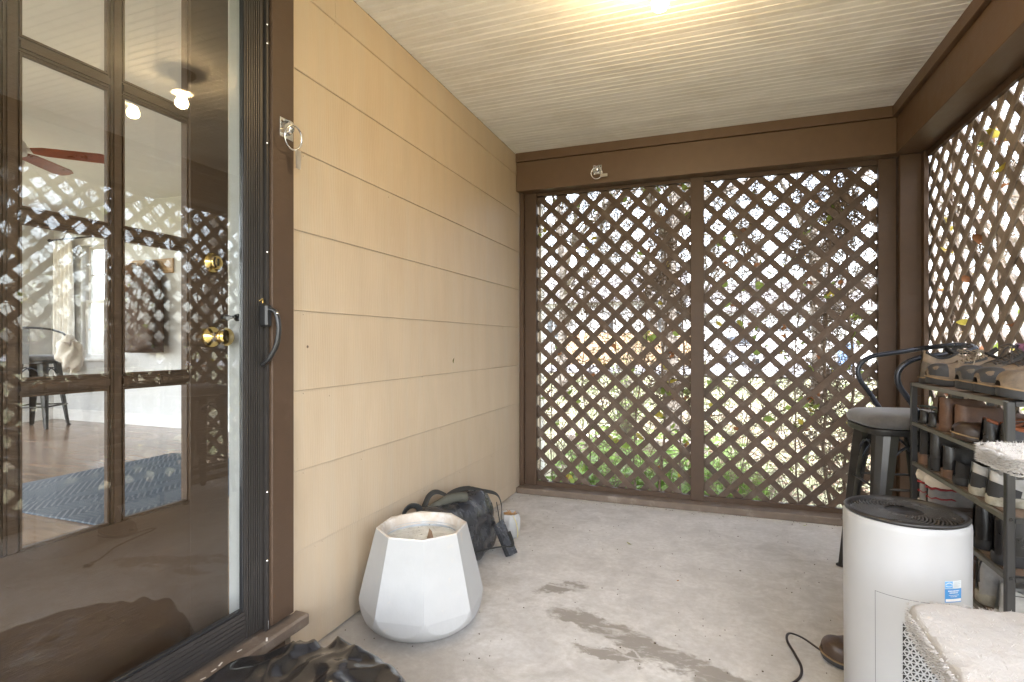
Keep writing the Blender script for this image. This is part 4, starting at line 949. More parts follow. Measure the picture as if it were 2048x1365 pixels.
# second shelf
put(4, 2.600, HF, name='black_flat', cat='flat shoe', label='low black slip-on at the far end of the second shelf', up=BLK, sole=DRK, L=.25, Wd=.08, hc=.045, toe_h=.03, sole_t=.010)
put(4, 2.505, HF, name='black_flat', cat='flat shoe', label='low black slip-on beside the tall brown leather heel', up=BLK, sole=DRK, L=.25, Wd=.08, hc=.045, toe_h=.03, sole_t=.010)
put(4, 2.400, HF, name='leather_boot', cat='leather boot', label='worn brown leather ankle boot, heel out, left of its pair', up=BRL, sole=BRL, L=.29, Wd=.100, shaft=.098, open_to=.45, sole_t=.024, lumpy=.002)
put(4, 2.265, HF, name='leather_boot', cat='leather boot', label='worn brown leather ankle boot with tan welt, heel out', up=BRL, sole=DBR, L=.29, Wd=.100, shaft=.092, open_to=.45, sole_t=.018, welt=GUM, lumpy=.002)
put(4, 2.165, TF, name='leather_shoe', cat='leather shoe', label='dark brown suede shoe, rounded toe out, on the second shelf', up=DBR, sole=DBR, L=.28, hc=.06, toe_h=.044, sole_t=.016, welt=GUM, lumpy=.002, out=-.02)
put(4, 2.060, HF, name='leather_shoe', cat='leather shoe', label='black shoe with orange collar beside the front post, second shelf', up=BLK, sole=DRK, L=.28, hc=.072, sole_t=.02, lining=ORNG)
put(4, 1.955, HF, name='leather_shoe', cat='leather shoe', label='black shoe with orange collar nearest the end of the second shelf', up=BLK, sole=DRK, L=.28, hc=.072, sole_t=.02, lining=ORNG)
# third shelf
put(3, 2.600, HF, name='ankle_boot', cat='ankle boot', label='black suede ankle boot with brown stacked heel, far end of the third shelf', up=BLKS, sole=STK, L=.25, Wd=.080, shaft=.10, open_to=.5, heel=.032, sole_t=.008)
put(3, 2.490, HF, name='ankle_boot', cat='ankle boot', label='shiny black ankle boot with high block heel on the third shelf', up=BLK, sole=BLK, L=.25, Wd=.088, shaft=.092, open_to=.5, heel=.045, sole_t=.008)
put(3, 2.365, HF, name='ankle_boot', cat='ankle boot', label='smooth black boot with low brown heel, middle of the third shelf', up=BLK, sole=STK, L=.27, Wd=.086, shaft=.082, open_to=.5, heel=.02, sole_t=.010)
put(3, 2.260, HF, name='black_sneaker', cat='sneaker', label='black low sneaker with ridged rubber sole on the third shelf', up=BLKS, sole=DRK, L=.27, hc=.055, sole_t=.026, lace=LACED)
put(3, 2.135, HF, name='white_sneaker', cat='sneaker', label='dirty white sneaker with dark grey heel panel on the third shelf', up=WLE, sole=WSO, L=.28, hc=.075, sole_t=.028, counter=DRK, lace=WLE)
put(3, 2.020, HF, name='white_sneaker', cat='sneaker', label='dirty white sneaker beside the front post on the third shelf', up=WLE, sole=WSO, L=.28, hc=.075, sole_t=.028, counter=DRK, lace=WLE)
# fourth shelf
for y, lab in ((2.600, 'grey knit slipper boot with sherpa cuff and red trim, left one'), (2.510, 'grey knit slipper boot with sherpa cuff and red trim, right one')):
    t = put(2, y, HF, name='slipper_boot', cat='slipper', label=lab, up=GRYF, sole=SHER, L=.25, Wd=.082, shaft=.095, open_to=.42, sole_t=.02)
    for dz, mt, rr in ((.088, RED, .0045), (.052, RED, .003)):
        b = MB(); pts = [(.052 + .052 * cos(2 * pi * i / 20), .034 * sin(2 * pi * i / 20), dz + .003 * sin(i * 2.5)) for i in range(20)]
        b.tube(pts, rr, 6, closed=True); b.build('red_trim', mt, t, smooth=True, local=True)
    b = MB()
    for j, (rr, dz) in enumerate(((.96, .090), (1.14, .098), (1.2, .115), (1.16, .134), (1.0, .143), (.8, .136), (.74, .10))):
        for i in range(24): a = 2 * pi * i / 24; w = 1 + .05 * sin(i * 5 + j * 2); b.v.append((.054 + .050 * rr * w * cos(a), .034 * rr * w * sin(a), dz))
    for j in range(6):
        for i in range(24): b.f.append((j * 24 + i, j * 24 + (i + 1) % 24, (j + 1) * 24 + (i + 1) % 24, (j + 1) * 24 + i))
    b.build('sherpa_cuff', SHER, t, smooth=True, local=True)
put(2, 2.380, TF, name='leather_loafer', cat='loafer', label='dark brown loafer lying toe out on the fourth shelf', up=DBR, sole=BLK, L=.28, hc=.05, toe_h=.038, sole_t=.012)
put(2, 2.250, TF, name='work_boot', cat='work boot', label='dark brown work boot, toe out, on the fourth shelf', up=DBR, sole=DRK, L=.30, Wd=.104, shaft=.10, open_to=.42, sole_t=.022, welt=GUM, out=-.01)
put(2, 2.110, HF, name='rubber_boot', cat='boot', label='black rubber-soled boot, heel out, by the front post on the fourth shelf', up=BLK, sole=DRK, L=.29, Wd=.10, shaft=.105, open_to=.45, sole_t=.03)
put(2, 1.985, HF, name='rubber_boot', cat='boot', label='black rubber-soled boot at the near end of the fourth shelf', up=BLK, sole=DRK, L=.29, Wd=.10, shaft=.105, open_to=.45, sole_t=.03)
# fifth shelf
put(1, 2.44, TF, name='leather_sandal', cat='sandal', label='flat brown sandal on the fifth shelf behind the purifier', up=BRL, sole=STK, L=.26, hc=.03, toe_h=.03, sole_t=.014)
put(1, 2.32, TF, name='leather_sandal', cat='sandal', label='flat brown sandal on the fifth shelf in front of its twin', up=BRL, sole=STK, L=.26, hc=.03, toe_h=.03, sole_t=.014)
t = put(1, 2.085, HF, name='white_sneaker', cat='sneaker', label='big white sneaker with dark laces hanging out, fifth shelf', up=WLE, sole=WSO, L=.30, Wd=.106, hc=.10, shaft=.105, sole_t=.034, lace=LACED)
b = MB()
for dy in (-.012, .012): b.tube(cr([(.085, dy, .135), (.04, dy * 1.5, .150), (.006, dy * 1.8, .135), (-.004, dy * 2.0, .105), (-.002 + .006 * dy * 50, dy * 2.4, .070)], 4), .0028, 6)
b.build('loose_lace', LACED, t, smooth=True, local=True)
put(1, 1.960, HF, name='white_sneaker', cat='sneaker', label='white sneaker at the near end of the fifth shelf', up=WLE, sole=WSO, L=.29, hc=.085, sole_t=.03, lace=WLE)
put(0, 2.10, HF, name='canvas_shoe', cat='canvas shoe', label='pale canvas shoe on the lowest shelf of the rack', up=WSO, sole=WSO, L=.27, hc=.06, sole_t=.022)
# boot lying on the floor behind the purifier
shoe('floor_boot', 'scuffed brown leather boot with tan welt on the concrete behind the purifier', 'leather boot', (.648, 2.185, 0), pi + .10, BRL if False else lea('scuffed_brown', (.065, .038, .023), .42, dirt=(.11, .068, .04), dirt_t=(.5, .75), dirt_s=18), DRK, L=.30, Wd=.108, shaft=.13, open_to=.42, toe_h=.060, sole_t=.020, welt=GUM)
# patterned sock strip laid over the black flats
b = MB(); pts = [(.79, 2.665, .842), (.80, 2.60, .846), (.80, 2.53, .843), (.795, 2.46, .836), (.80, 2.42, .825)]
pm = bpy.data.materials.new('patterned_band'); pm.use_nodes = True; nt = pm.node_tree; p = nt.nodes['Principled BSDF']
ck_ = nt.nodes.new('ShaderNodeTexVoronoi'); ck_.inputs['Scale'].default_value = 62; ck_.inputs['Randomness'].default_value = .2; nt.links.new(mapping(nt), ck_.inputs['Vector'])
nt.links.new(ramp(nt, ck_.outputs['Distance'], [(.0, (.5, .07, .04)), (.26, (.5, .09, .05)), (.34, (.45, .42, .34)), (.42, (.05, .07, .06)), (1, (.05, .07, .06))]), p.inputs['Base Color']); p.inputs['Roughness'].default_value = .9
o = b.tube(cr(pts, 4), 0, 8, flat=(.014, .004)).build('woven_band', pm); tag(o, 'dark woven band with red pattern resting on the black slip-ons', 'woven band')
o = MB().box(.765, 1.005, 2.42, 2.64, .826, .832, bev=.002).build('shoe_insert', BLKS) if False else None

# -------- cat tree
ct = thing('cat_tree', (.63, 1.25, 0), 'cream plush cat tree with two perches in the near right corner', 'cat tree')
def plush(x0, x1, y0, y1, z0, z1, r, name, amp=.006, seed=0):
    b = MB(); nx, ny = 56, 56; cx_, cy_ = (x0 + x1) / 2, (y0 + y1) / 2; hx, hy = (x1 - x0) / 2, (y1 - y0) / 2; zc = (z0 + z1) / 2; hz = (z1 - z0) / 2
    n = 96; m = 14
    def outl(a, k):
        c, s = cos(a), sin(a); p = r; q = 1 / (abs(c) ** p + abs(s) ** p) ** (1 / p); return cx_ + hx * q * c * k, cy_ + hy * q * s * k
    ringz = []
    for j in range(9): f = j / 8; ringz.append((lerp(.0, .94, f), z1 - .0))
    for j in range(1, 8): a = pi * j / 8; ringz.append((.94 + .06 * sin(a), zc + hz * cos(a)))
    for j in range(7): f = 1 - j / 6; ringz.append((.94 * f, z0))
    for k_, z in ringz:
        for i in range(n):
            x, y = outl(2 * pi * i / n, k_); d = noise.noise(Vector((x * 30 + seed, y * 30, z * 30))) * amp + noise.noise(Vector((x * 120, y * 120 + seed, z * 120))) * amp * .5
            b.v.append((x + d * .8, y + d * .8, z + d))
    for j in range(len(ringz) - 1):
        for i in range(n): b.f.append((j * n + i, j * n + (i + 1) % n, (j + 1) * n + (i + 1) % n, (j + 1) * n + i))
    return b.build(name, FUR, ct, smooth=True)
import numpy as np
def fuzz(parent, x0, x1, y0, y1, zt, z0, r, count, seed):
    """short plush fibres standing on the top and edge"""
    rr = random.Random(seed); b = MB(); cx_, cy_ = (x0 + x1) / 2, (y0 + y1) / 2; hx, hy = (x1 - x0) / 2, (y1 - y0) / 2
    for _ in range(count):
        a = rr.uniform(0, 2 * pi); k = rr.random() ** .5; c, s = cos(a), sin(a); q = 1 / (abs(c) ** r + abs(s) ** r) ** (1 / r)
        if rr.random() < .85: k = 1.0; z = rr.uniform(z0, zt); nrm = Vector((c, s, .2))
        else: z = zt; k *= .99; nrm = Vector((rr.uniform(-.6, .6), rr.uniform(-.6, .6), 1))
        p = Vector((cx_ + hx * q * c * k, cy_ + hy * q * s * k, z - .001)); t = nrm.normalized() * rr.uniform(.004, .009) + Vector((rr.uniform(-.003, .003), rr.uniform(-.003, .003), -.001))
        w = t.orthogonal().normalized() * .0009; w.rotate(Matrix.Rotation(rr.uniform(0, 6.3), 3, t.normalized())); b.add([p - w, p + w, p + t], [(0, 1, 2)])
    o = b.build('plush_pile', FUR, parent); o['kind'] = 'stuff'
lpz = plush(.400, .90, .93, 1.500, .462, .512, 9, 'lower_perch'); fuzz(lpz, .400, .90, .93, 1.500, .512, .462, 9, 12000, 3)
upz = plush(.452, .90, 1.07, 1.275, .886, .916, 5, 'upper_perch', .004, 4); fuzz(upz, .452, .90, 1.07, 1.275, .916, .886, 5, 9000, 5)
MB().box(.48, .88, 1.09, 1.255, .878, .8845).build('perch_underside', M('dark_felt', (.05, .045, .04), .95), ct)
MB().lathe([(.052, .045), (.053, .46)], 24, (.488, 1.28, 0)).build('sisal_post', M('sisal_rope', (.42, .30, .17), .9, bump=1, bs=(1, 1, 30), bscale=12), ct, smooth=True)
MB().lathe([(.050, .51), (.052, .877)], 24, (.80, 1.17, 0)).build('sisal_post', MATS['sisal_rope'], ct, smooth=True)
MB().lathe([(.058, .512), (.062, .60), (.060, .70), (.03, .73), (0, .735)], 24, (.73, 1.475, 0)).build('carpet_post', M('pink_beige_carpet', (.60, .50, .43), .95, bump=1, bscale=90, sheen=.3), ct, smooth=True)
MB().box(.42, .95, .95, 1.48, .0, .044, bev=.012).build('base', FUR, ct)
tg_ = MB().box(-.011, .011, -.0035, .0035, 0, .003, Tm((.640, 1.17, .517), .3), bev=.001).build('debris', M('dark_debris', (.07, .06, .05)), lpz)

# -------- grey dry bag
dbx, dby = -1.20, 2.52
db = thing('dry_bag', (dbx, dby, 0), 'dark grey vinyl backpack with black straps leaning on the siding behind the planter', 'backpack')
b = MB(); nA, nL = 56, 30; y0, y1 = 2.20, 2.735
for j in range(nL + 1):
    t = j / nL; y = lerp(y0, y1, t); endr = (sqrt(max(0, 1 - ((t - .86) / .14) ** 2)) * .12 + .88 if t > .86 else 1) * (sqrt(max(0, 1 - ((.22 - t) / .23) ** 2)) * .25 + .75 if t < .22 else 1)
    for i in range(nA):
        a = 2 * pi * i / nA; p = 5.0; q = 1 / (abs(cos(a)) ** p + abs(sin(a)) ** p) ** (1 / p); zz = .164 + .152 * endr * q * sin(a); zf = zz / .315
        x = -1.2 + .125 * endr * q * cos(a) * (1.06 - .30 * zf) - .03 * zf
        d = .020 * noise.noise(Vector((y * 9, a * 1.6, 1))) + .006 * abs(noise.noise(Vector((y * 26, a * 4, 3))))
        b.v.append((x + d * cos(a), y, max(.004, zz + d * sin(a))))
for j in range(nL):
    for i in range(nA): b.f.append((j * nA + i, j * nA + (i + 1) % nA, (j + 1) * nA + (i + 1) % nA, (j + 1) * nA + i))
b.f.append(tuple(range(nA))); b.f.append(tuple(nL * nA + i for i in range(nA)))
body = b.build('body', BAGM, db, smooth=True, autos=60)
MB().lathe([(0, -.012), (.085, -.010), (.085, 0), (.085, .03)], 28, (-1.17, 2.205, .195), 'y').build('round_end', BAGM, db, smooth=True)
def strap(pts, w=.017, name='strap'): return MB().tube(cr([(a, b_, c_ * .9) for a, b_, c_ in pts], 6), 0, 8, flat=(w * .72, .0016)).build(name, WEB, db, smooth=True)
strap([(-1.13, 2.27, .30), (-1.18, 2.30, .345), (-1.24, 2.45, .372), (-1.22, 2.60, .375), (-1.15, 2.68, .345), (-1.10, 2.735, .315), (-1.078, 2.748, .26), (-1.075, 2.75, .19), (-1.08, 2.745, .12)], .024)
strap([(-1.27, 2.33, .33), (-1.24, 2.36, .37), (-1.20, 2.42, .395), (-1.20, 2.46, .385)], .026, 'shoulder_pad')
strap([(-1.31, 2.15, .28), (-1.315, 2.15, .36), (-1.30, 2.18, .392), (-1.27, 2.20, .385), (-1.26, 2.21, .345), (-1.24, 2.25, .335), (-1.20, 2.34, .36)], .022)
strap([(-1.30, 2.30, .34), (-1.29, 2.34, .40), (-1.26, 2.37, .415), (-1.22, 2.42, .375)], .022)
strap([(-1.075, 2.40, .10), (-1.055, 2.50, .085), (-1.00, 2.58, .075), (-.962, 2.60, .072), (-.965, 2.62, .09), (-1.0, 2.66, .13)], .013)
strap([(-1.085, 2.70, .28), (-1.072, 2.70, .2), (-1.064, 2.70, .10), (-1.07, 2.70, .05)], .006, 'seam_piping')
MB().add([(-1.060, 2.62, .16), (-1.055, 2.72, .16), (-.975, 2.61, .012), (-.955, 2.67, .012), (-1.072, 2.62, .15), (-1.067, 2.72, .15), (-.998, 2.61, .004), (-.978, 2.67, .004)],
         [(0, 1, 3, 2), (4, 6, 7, 5), (0, 2, 6, 4), (1, 5, 7, 3), (2, 3, 7, 6), (0, 4, 5, 1)]).build('buckle_flap', BAGM, db)
MB().tube(cr([(-1.268, 2.30, .30), (-1.20, 2.39, .342), (-1.15, 2.46, .335)], 5), .024, 10).build('rolled_top', M('olive_webbing', (.07, .07, .055), .8, bump=.5, bscale=200), db, smooth=True)
# -------- little white pot
wp = thing('ribbed_pot', (-1.085, 2.905, 0), 'small white ribbed pot full of dry brown stalks by the backpack', 'pot')
b = MB(); prof = [(.040, .002), (.046, .01), (.058, .06), (.060, .10), (.052, .135), (.048, .137), (.046, .128), (.044, .115)]; n = 60
for r, z in prof:
    for k in range(n): a = 2 * pi * k / n; q = r * (1 + .045 * cos(a * 10) * (1 if z < .12 else .3)); b.v.append((-1.085 + q * cos(a), 2.905 + q * sin(a), z))
for j in range(len(prof) - 1):
    for k in range(n): b.f.append((j * n + k, j * n + (k + 1) % n, (j + 1) * n + (k + 1) % n, (j + 1) * n + k))
b.f.append(tuple(range(n))); b.build('body', PLANT, wp, smooth=True)
MB().lathe([(.045, .118), (0, .122)], 24, (-1.085, 2.905, 0)).build('soil', M('dark_soil', (.06, .04, .025), .95, bump=1), wp)
b = MB()
for k in range(70):
    a = rnd.uniform(0, 6.3); r = rnd.uniform(0, .036); q = Vector((-1.085 + r * cos(a), 2.905 + r * sin(a), .122)); d = Vector((rnd.uniform(-.02, .02), rnd.uniform(-.02, .02), rnd.uniform(.0, .018))); b.tube([q, q + d], .0022, 4)
o = b.build('dry_stalks', M('dry_stalk', (.42, .24, .10), .8), wp); o['kind'] = 'stuff'
MB().tube(cr([(-1.05, 2.86, .135), (-1.03, 2.855, .10), (-1.022, 2.86, .05), (-1.02, 2.85, .02)], 4), .0022, 5).build('dangling_stem', M('pale_stem', (.55, .48, .22), .7), wp)

# -------- black rubbish bag
b = MB(); NX, NY = 110, 110; bx0, bx1, by0, by1 = -1.285, -.52, .45, 1.60
ridges = [(-1.13, 1.285, -1.02, 1.02, .075, .05), (-1.03, 1.325, -.90, 1.10, .07, .045), (-1.13, 1.285, -1.24, 1.05, .03, .05), (-1.03, 1.325, -.78, 1.36, .035, .045), (-1.10, 1.15, -.96, .85, .04, .06), (-.98, 1.20, -.70, 1.05, .03, .06), (-1.2, 1.12, -1.1, .8, .03, .05), (-.80, 1.36, -.66, 1.44, .03, .03), (-1.09, 1.29, -1.07, 1.10, .045, .022), (-.95, 1.28, -.88, 1.02, .04, .022)]
def bagh(x, y):
    r = (abs((x + .965) / .33) ** 2.6 + abs((y - .95) / .41) ** 2.6) ** (1 / 2.6) + .05 * noise.noise(Vector((x * 4, y * 4, 2)))
    t = min(1, max(0, (1.24 - r) / .42)); h = .205 * t * t * (3 - 2 * t) * (1 + .15 * noise.noise(Vector((x * 3, y * 3, 9))))
    r2 = hypot((x + .78) / .17, (y - 1.36) / .13); h = max(h, .045 * max(0, 1 - r2) ** .7)
    for ax_, ay_, bx_, by_, amp, w in ridges:
        dx, dy = bx_ - ax_, by_ - ay_; q = max(0, min(1, ((x - ax_) * dx + (y - ay_) * dy) / (dx * dx + dy * dy))); d = hypot(x - ax_ - q * dx, y - ay_ - q * dy) / (1.5 * w * (1 + 1.6 * q))
        h += amp * .7 * (1 - .45 * q) * max(0, 1 - d) ** 1.3 * (.75 + .25 * noise.noise(Vector((x * 15, y * 15, 0))))
    if h > .02: h += .007 * (1 - 3 * abs(noise.noise(Vector((x * 9, y * 9, 4)))))
    return h
cells = {}
for i in range(NX + 1):
    for j in range(NY + 1):
        x = lerp(bx0, bx1, i / NX); y = lerp(by0, by1, j / NY); h = bagh(x, y); cells[(i, j)] = (x, y, h)
vid = {}
for (i, j), (x, y, h) in cells.items():
    jx = .006 * noise.noise(Vector((x * 20, y * 20, 7))); vid[(i, j)] = len(b.v); b.v.append((x + jx, y + jx, max(.003, h)))
for i in range(NX):
    for j in range(NY):
        if max(cells[(i + a, j + c)][2] for a in (0, 1) for c in (0, 1)) > .006: b.f.append((vid[(i, j)], vid[(i + 1, j)], vid[(i + 1, j + 1)], vid[(i, j + 1)]))
o = b.build('rubbish_bag', TRASH, smooth=True); tag(o, 'crumpled glossy black plastic rubbish bag in front of the door sill', 'rubbish bag')

# -------- bits on the floor
def leaf_mesh(name, L, Wl, curl, mat, seed=0):
    rr = random.Random(seed); b = MB(); n = 6
    for i in range(n + 1):
        t = i / n; w = Wl * sin(pi * min(1, t * .92 + .06)) ** .8 * (1 - .25 * t)
        z = curl * L * (t - .5) ** 2 * 2
        b.v += [(L * t, -w, z + curl * w * .9), (L * t, 0, z), (L * t, w, z + curl * w * .7)]
    for i in range(n):
        for k in range(2): b.f.append((3 * i + k, 3 * i + k + 1, 3 * (i + 1) + k + 1, 3 * (i + 1) + k))
    me_o = b.build(name, mat, smooth=True); return me_o
lf = leaf_mesh('fallen_leaf', .034, .008, .5, M('olive_dry_leaf', (.28, .27, .10), .6)); lf.location = (-.445, 3.02, .002); lf.rotation_euler = (0, 0, -.5); tag(lf, 'curled olive leaf lying on the far part of the concrete', 'leaf')
lf = leaf_mesh('fallen_leaf', .013, .006, .6, LEAFB, 2); lf.location = (-.16, 2.62, .002); lf.rotation_euler = (0, 0, 1); tag(lf, 'tiny orange-brown leaf fragment in the middle of the floor', 'leaf')
lf = leaf_mesh('fallen_leaf', .020, .006, .4, LEAFG, 3); lf.location = (.50, 3.68, .002); lf.rotation_euler = (0, 0, .3); tag(lf, 'small green leaf on the concrete against the far sill', 'leaf')
lf = leaf_mesh('dead_leaf', .030, .004, .5, M('olive_dry_leaf2', (.16, .15, .05), .6), 4); lf.location = (WX + .004, 2.72, .985); lf.rotation_euler = (R(60), R(-70), R(90)); tag(lf, 'thin dry leaf stuck to the middle of the tan siding', 'leaf')
b = MB()
for k in range(300):
    x, y = rnd.uniform(-1.3, .7), rnd.uniform(1.3, 3.7)
    if k > 170:
        if k % 2: x = -1.335 + abs(rnd.gauss(0, .03))
        else: y = 3.748 - abs(rnd.gauss(0, .03))
    r = rnd.uniform(.0010, .0032) * (1.5 if rnd.random() < .1 else 1); a0 = rnd.uniform(0, 6)
    pts = [(x + r * rnd.uniform(.6, 1.3) * cos(a0 + 2 * pi * i / 5), y + r * rnd.uniform(.6, 1.3) * sin(a0 + 2 * pi * i / 5)) for i in range(5)]
    b.prism(pts, .0016, Matrix.Translation((0, 0, .0002)))
o = b.build('floor_grit', M('dark_grit', (.09, .065, .04), .9, var=.5, vscale=20)); tag(o, 'tiny dark crumbs and grit scattered over the concrete', 'grit', kind='stuff')
# ================================================================== OUTSIDE: vines, yard, neighbours
vr = random.Random(21)
leafs = {}
def leafproto(kind):
    if kind not in leafs:
        mats = {'g': LEAFG, 'y': LEAFY, 'b': LEAFB}; L, w, c = {'g': (.052, .019, .25), 'y': (.050, .019, .35), 'b': (.044, .014, .9)}[kind]
        o = leaf_mesh('leaf', L, w, c, mats[kind], 5); leafs[kind] = o.data; bpy.data.objects.remove(o)
    return leafs[kind]
def add_leaf(parent, p, kind, s=1):
    o = bpy.data.objects.new('leaf', leafproto(kind)); COL.objects.link(o); o.parent = parent; o.location = Vector(p) - parent.location
    o.rotation_euler = (vr.uniform(0, 6.3), vr.uniform(-1, 1), vr.uniform(0, 6.3)); o.scale = (s, s, s); return o
def vine(axis, u, d0, label, r0=.008, amp=.10, top=2.3, nleaf=10, lean=0, knots=3, seed=0, group=None):
    g = random.Random(seed * 13 + 5); base = (u, d0, -.16) if axis == 'x' else (d0, u, -.16)
    t = thing('vine', base, label, 'vine', group)
    def P(uu, dd, z): return (uu, d0 + dd, z) if axis == 'x' else (d0 + dd, uu, z)
    main = []; n = 12
    for i in range(n + 1): z = -.16 + (top + .16) * i / n; main.append(P(u + lean * i / n + amp * noise.noise(Vector((seed * 3.1, z * 1.6, 0))), .010 + .012 * noise.noise(Vector((seed, z * 5, 3))), z))
    mp = cr(main, 5); m = len(mp)
    MB().tube(mp, [r0 * (1.15 - .6 * i / m) * (1 + .25 * noise.noise(Vector((i * .7, seed, 0)))) for i in range(m)], 7).build('stem', BARK, t, smooth=True)
    b = MB(); tips = []
    for k in range(9):
        i = g.randint(5, m - 4); p = Vector(mp[i]); pts = [tuple(p)]; du, dz, dd = g.uniform(-.05, .05), g.uniform(-.01, .06), g.uniform(0, .01)
        for q in range(7):
            du += g.uniform(-.025, .025); dz += g.uniform(-.03, .02)
            p = p + (Vector((du, dd, dz)) if axis == 'x' else Vector((dd, du, dz))); dd = g.uniform(-.010, .012)
            if axis == 'x': p.y = max(p.y, d0)
            else: p.x = max(p.x, d0)
            pts.append(tuple(p))
        b.tube(cr(pts, 3), [max(.0012, .0034 * (1 - i / 22)) for i in range(22)], 5); tips += pts[2:]
    b.build('shoot', TWIG, t, smooth=True)['kind'] = 'stuff'
    for k in range(knots):        # tangled knots of old growth
        i = g.randint(4, m - 2); c = Vector(mp[i]); b = MB()
        for q in range(60):
            a = c + Vector([g.gauss(0, .055), g.gauss(0, .012) + .008, g.gauss(0, .065)] if axis == 'x' else [g.gauss(0, .012) + .008, g.gauss(0, .05), g.gauss(0, .055)])
            pts = [a]
            for w in range(3): pts.append(pts[-1] + Vector((g.uniform(-.035, .035) * (1 if axis == 'x' else .3), g.uniform(-.035, .035) * (.3 if axis == 'x' else 1), g.uniform(-.035, .035))))
            pts = [Vector((p.x, max(p.y, d0 - .002), p.z)) if axis == 'x' else Vector((max(p.x, d0 - .002), p.y, p.z)) for p in pts]
            b.tube(cr(pts, 2), g.uniform(.0012, .0036), 3, caps=False)
        b.build('tangle', BARK, t)['kind'] = 'stuff'
    for k in range(nleaf * 3):
        p = g.choice(tips); kd = g.choice('gggggyybb' if axis == 'x' else 'ggyybbb'); add_leaf(t, (p[0] + g.uniform(-.02, .02), p[1] + g.uniform(0, .02), p[2] + g.uniform(-.03, .03)), kd, g.uniform(.8, 1.5))
    return t
VD = 3.910
vine('x', -1.13, VD, 'thin bare vine climbing the lattice nearest the tan siding', .0035, .04, nleaf=9, knots=0, seed=1)
vine('x', -.88, VD, 'slim vine crossing the left part of the left lattice panel', .004, .07, nleaf=10, knots=1, seed=2)
vine('x', -.52, VD, 'brown vine rising in the middle of the left lattice panel', .006, .08, nleaf=12, knots=3, lean=.12, seed=3)
vine('x', -.34, VD, 'thick tangled vine with green leaves left of the middle stile', .009, .09, nleaf=14, knots=8, lean=-.02, seed=4)
vine('x', -.20, VD, 'straight grey vine running up right beside the middle stile', .006, .03, nleaf=10, knots=2, seed=5)
vine('x', .16, VD, 'thin vine with orange dead leaves right of the middle stile', .004, .08, nleaf=14, knots=2, lean=.06, seed=6)
vine('x', .46, VD, 'curving vine with yellow leaf clusters on the right panel', .005, .10, nleaf=16, knots=3, lean=.10, seed=7)
vine('x', .66, VD, 'dense dark vine tangled all the way up the right lattice panel', .010, .12, nleaf=16, knots=17, lean=.05, seed=8)
vine('x', .80, VD, 'heavy vine trunk with dead leaves next to the corner stile', .009, .08, nleaf=14, knots=14, lean=-.03, seed=9)
RD = 1.186
for i, (yy, lab) in enumerate(((3.56, 'thick twisted vine on the right lattice closest to the corner post'), (3.28, 'second vine from the corner post on the right lattice'), (3.02, 'third vine from the corner post on the right lattice'), (2.80, 'vine on the right lattice above the shoe rack'), (2.45, 'vine on the right lattice behind the rack, near frame edge'), (1.9, 'bushy vine on the right lattice mirrored in the door glass'), (1.2, 'lone vine on the right lattice nearest the steps'))):
    vine('y', yy, RD, lab, [.012, .007, .009, .006, .008, .006, .005][i], .10, nleaf=12, knots=[3, 2, 2, 2, 2, 2, 1][i], seed=20 + i)
def twigmass(name, box, count, seed, rmax, label, cat, mat=TWIG, lenr=(.1, .3), up=.3, zb=0, ax=1, lim=3.912):
    g = random.Random(seed); b = MB()
    for _ in range(count):
        x = g.uniform(box[0], box[1]); y = g.uniform(box[2], box[3]); z = box[4] + (box[5] - box[4]) * (g.random() ** .8)
        d = Vector((g.gauss(0, 1), g.gauss(0, 1), g.gauss(up, 1))).normalized(); L = g.uniform(*lenr); p = Vector((x, y, z)); pts = [p]
        for k in range(3): d = (d + Vector((g.gauss(0, .35), g.gauss(0, .35), g.gauss(0, .35)))).normalized(); pts.append(pts[-1] + d * L / 3)
        for q in pts: q[ax] = max(q[ax], lim + g.uniform(0, .01))
        r = g.uniform(rmax * .3, rmax); b.tube(pts, [r, r, r * .8, r * .5], 3, caps=False)
    o = b.build(name, mat); tag(o, label, cat, kind='stuff')
twigmass('twig_tangle', (-1.25, 1.1, 3.93, 4.35, -.1, 2.4), 8000, 3, .0034, 'fine bare twigs filling the gaps behind the far lattice', 'twigs', lenr=(.12, .34))
twigmass('twig_tangle', (1.20, 1.6, .9, 4.2, -.1, 2.5), 3300, 4, .0028, 'fine bare twigs filling the gaps behind the right lattice', 'twigs', lenr=(.12, .34), ax=0, lim=1.186)
# ground cover, grass, litter
def scatter(name, count, seed, fn, mat, label, cat):
    g = random.Random(seed); b = MB()
    for _ in range(count): fn(b, g)
    o = b.build(name, mat); tag(o, label, cat, kind='stuff')
def cov(b, g):
    x = g.uniform(-1.33, .25) ; y = g.uniform(4.0, 6.6)
    if x > -.3 and g.random() < .5: return
    z = -.17 + g.uniform(.02, .26); a = g.uniform(0, 6.3); L = g.uniform(.05, .11); w = L * .42; tl = g.uniform(-.5, .6)
    M4 = Tm((x, y, z), a, g.uniform(-.6, .6), tl); pts = [(0, 0, 0), (L * .3, w, .01), (L * .75, w * .7, .0), (L, 0, -.015), (L * .75, -w * .7, 0), (L * .3, -w, .01), (L * .5, 0, -.008)]
    b.add(pts, [(0, 1, 6), (1, 2, 6), (2, 3, 6), (3, 4, 6), (4, 5, 6), (5, 0, 6)], M4)
scatter('ground_cover', 1100, 8, cov, COVER, 'leafy green ground cover growing just outside the far lattice', 'ground cover')
def cov2(b, g):
    x = g.uniform(-1.2, .4); y = g.uniform(4.05, 5.4); z = -.17; 
    for k in range(6):
        d = Vector((g.uniform(-.12, .12), g.uniform(-.12, .12), g.uniform(.10, .26))); w = Vector((.0035, 0, 0)); p = Vector((x + g.uniform(-.02, .02), y, z)); b.add([p - w, p + w, p + d * .6 + w, p + d, p + d * .6 - w], [(0, 1, 2, 4), (4, 2, 3)])
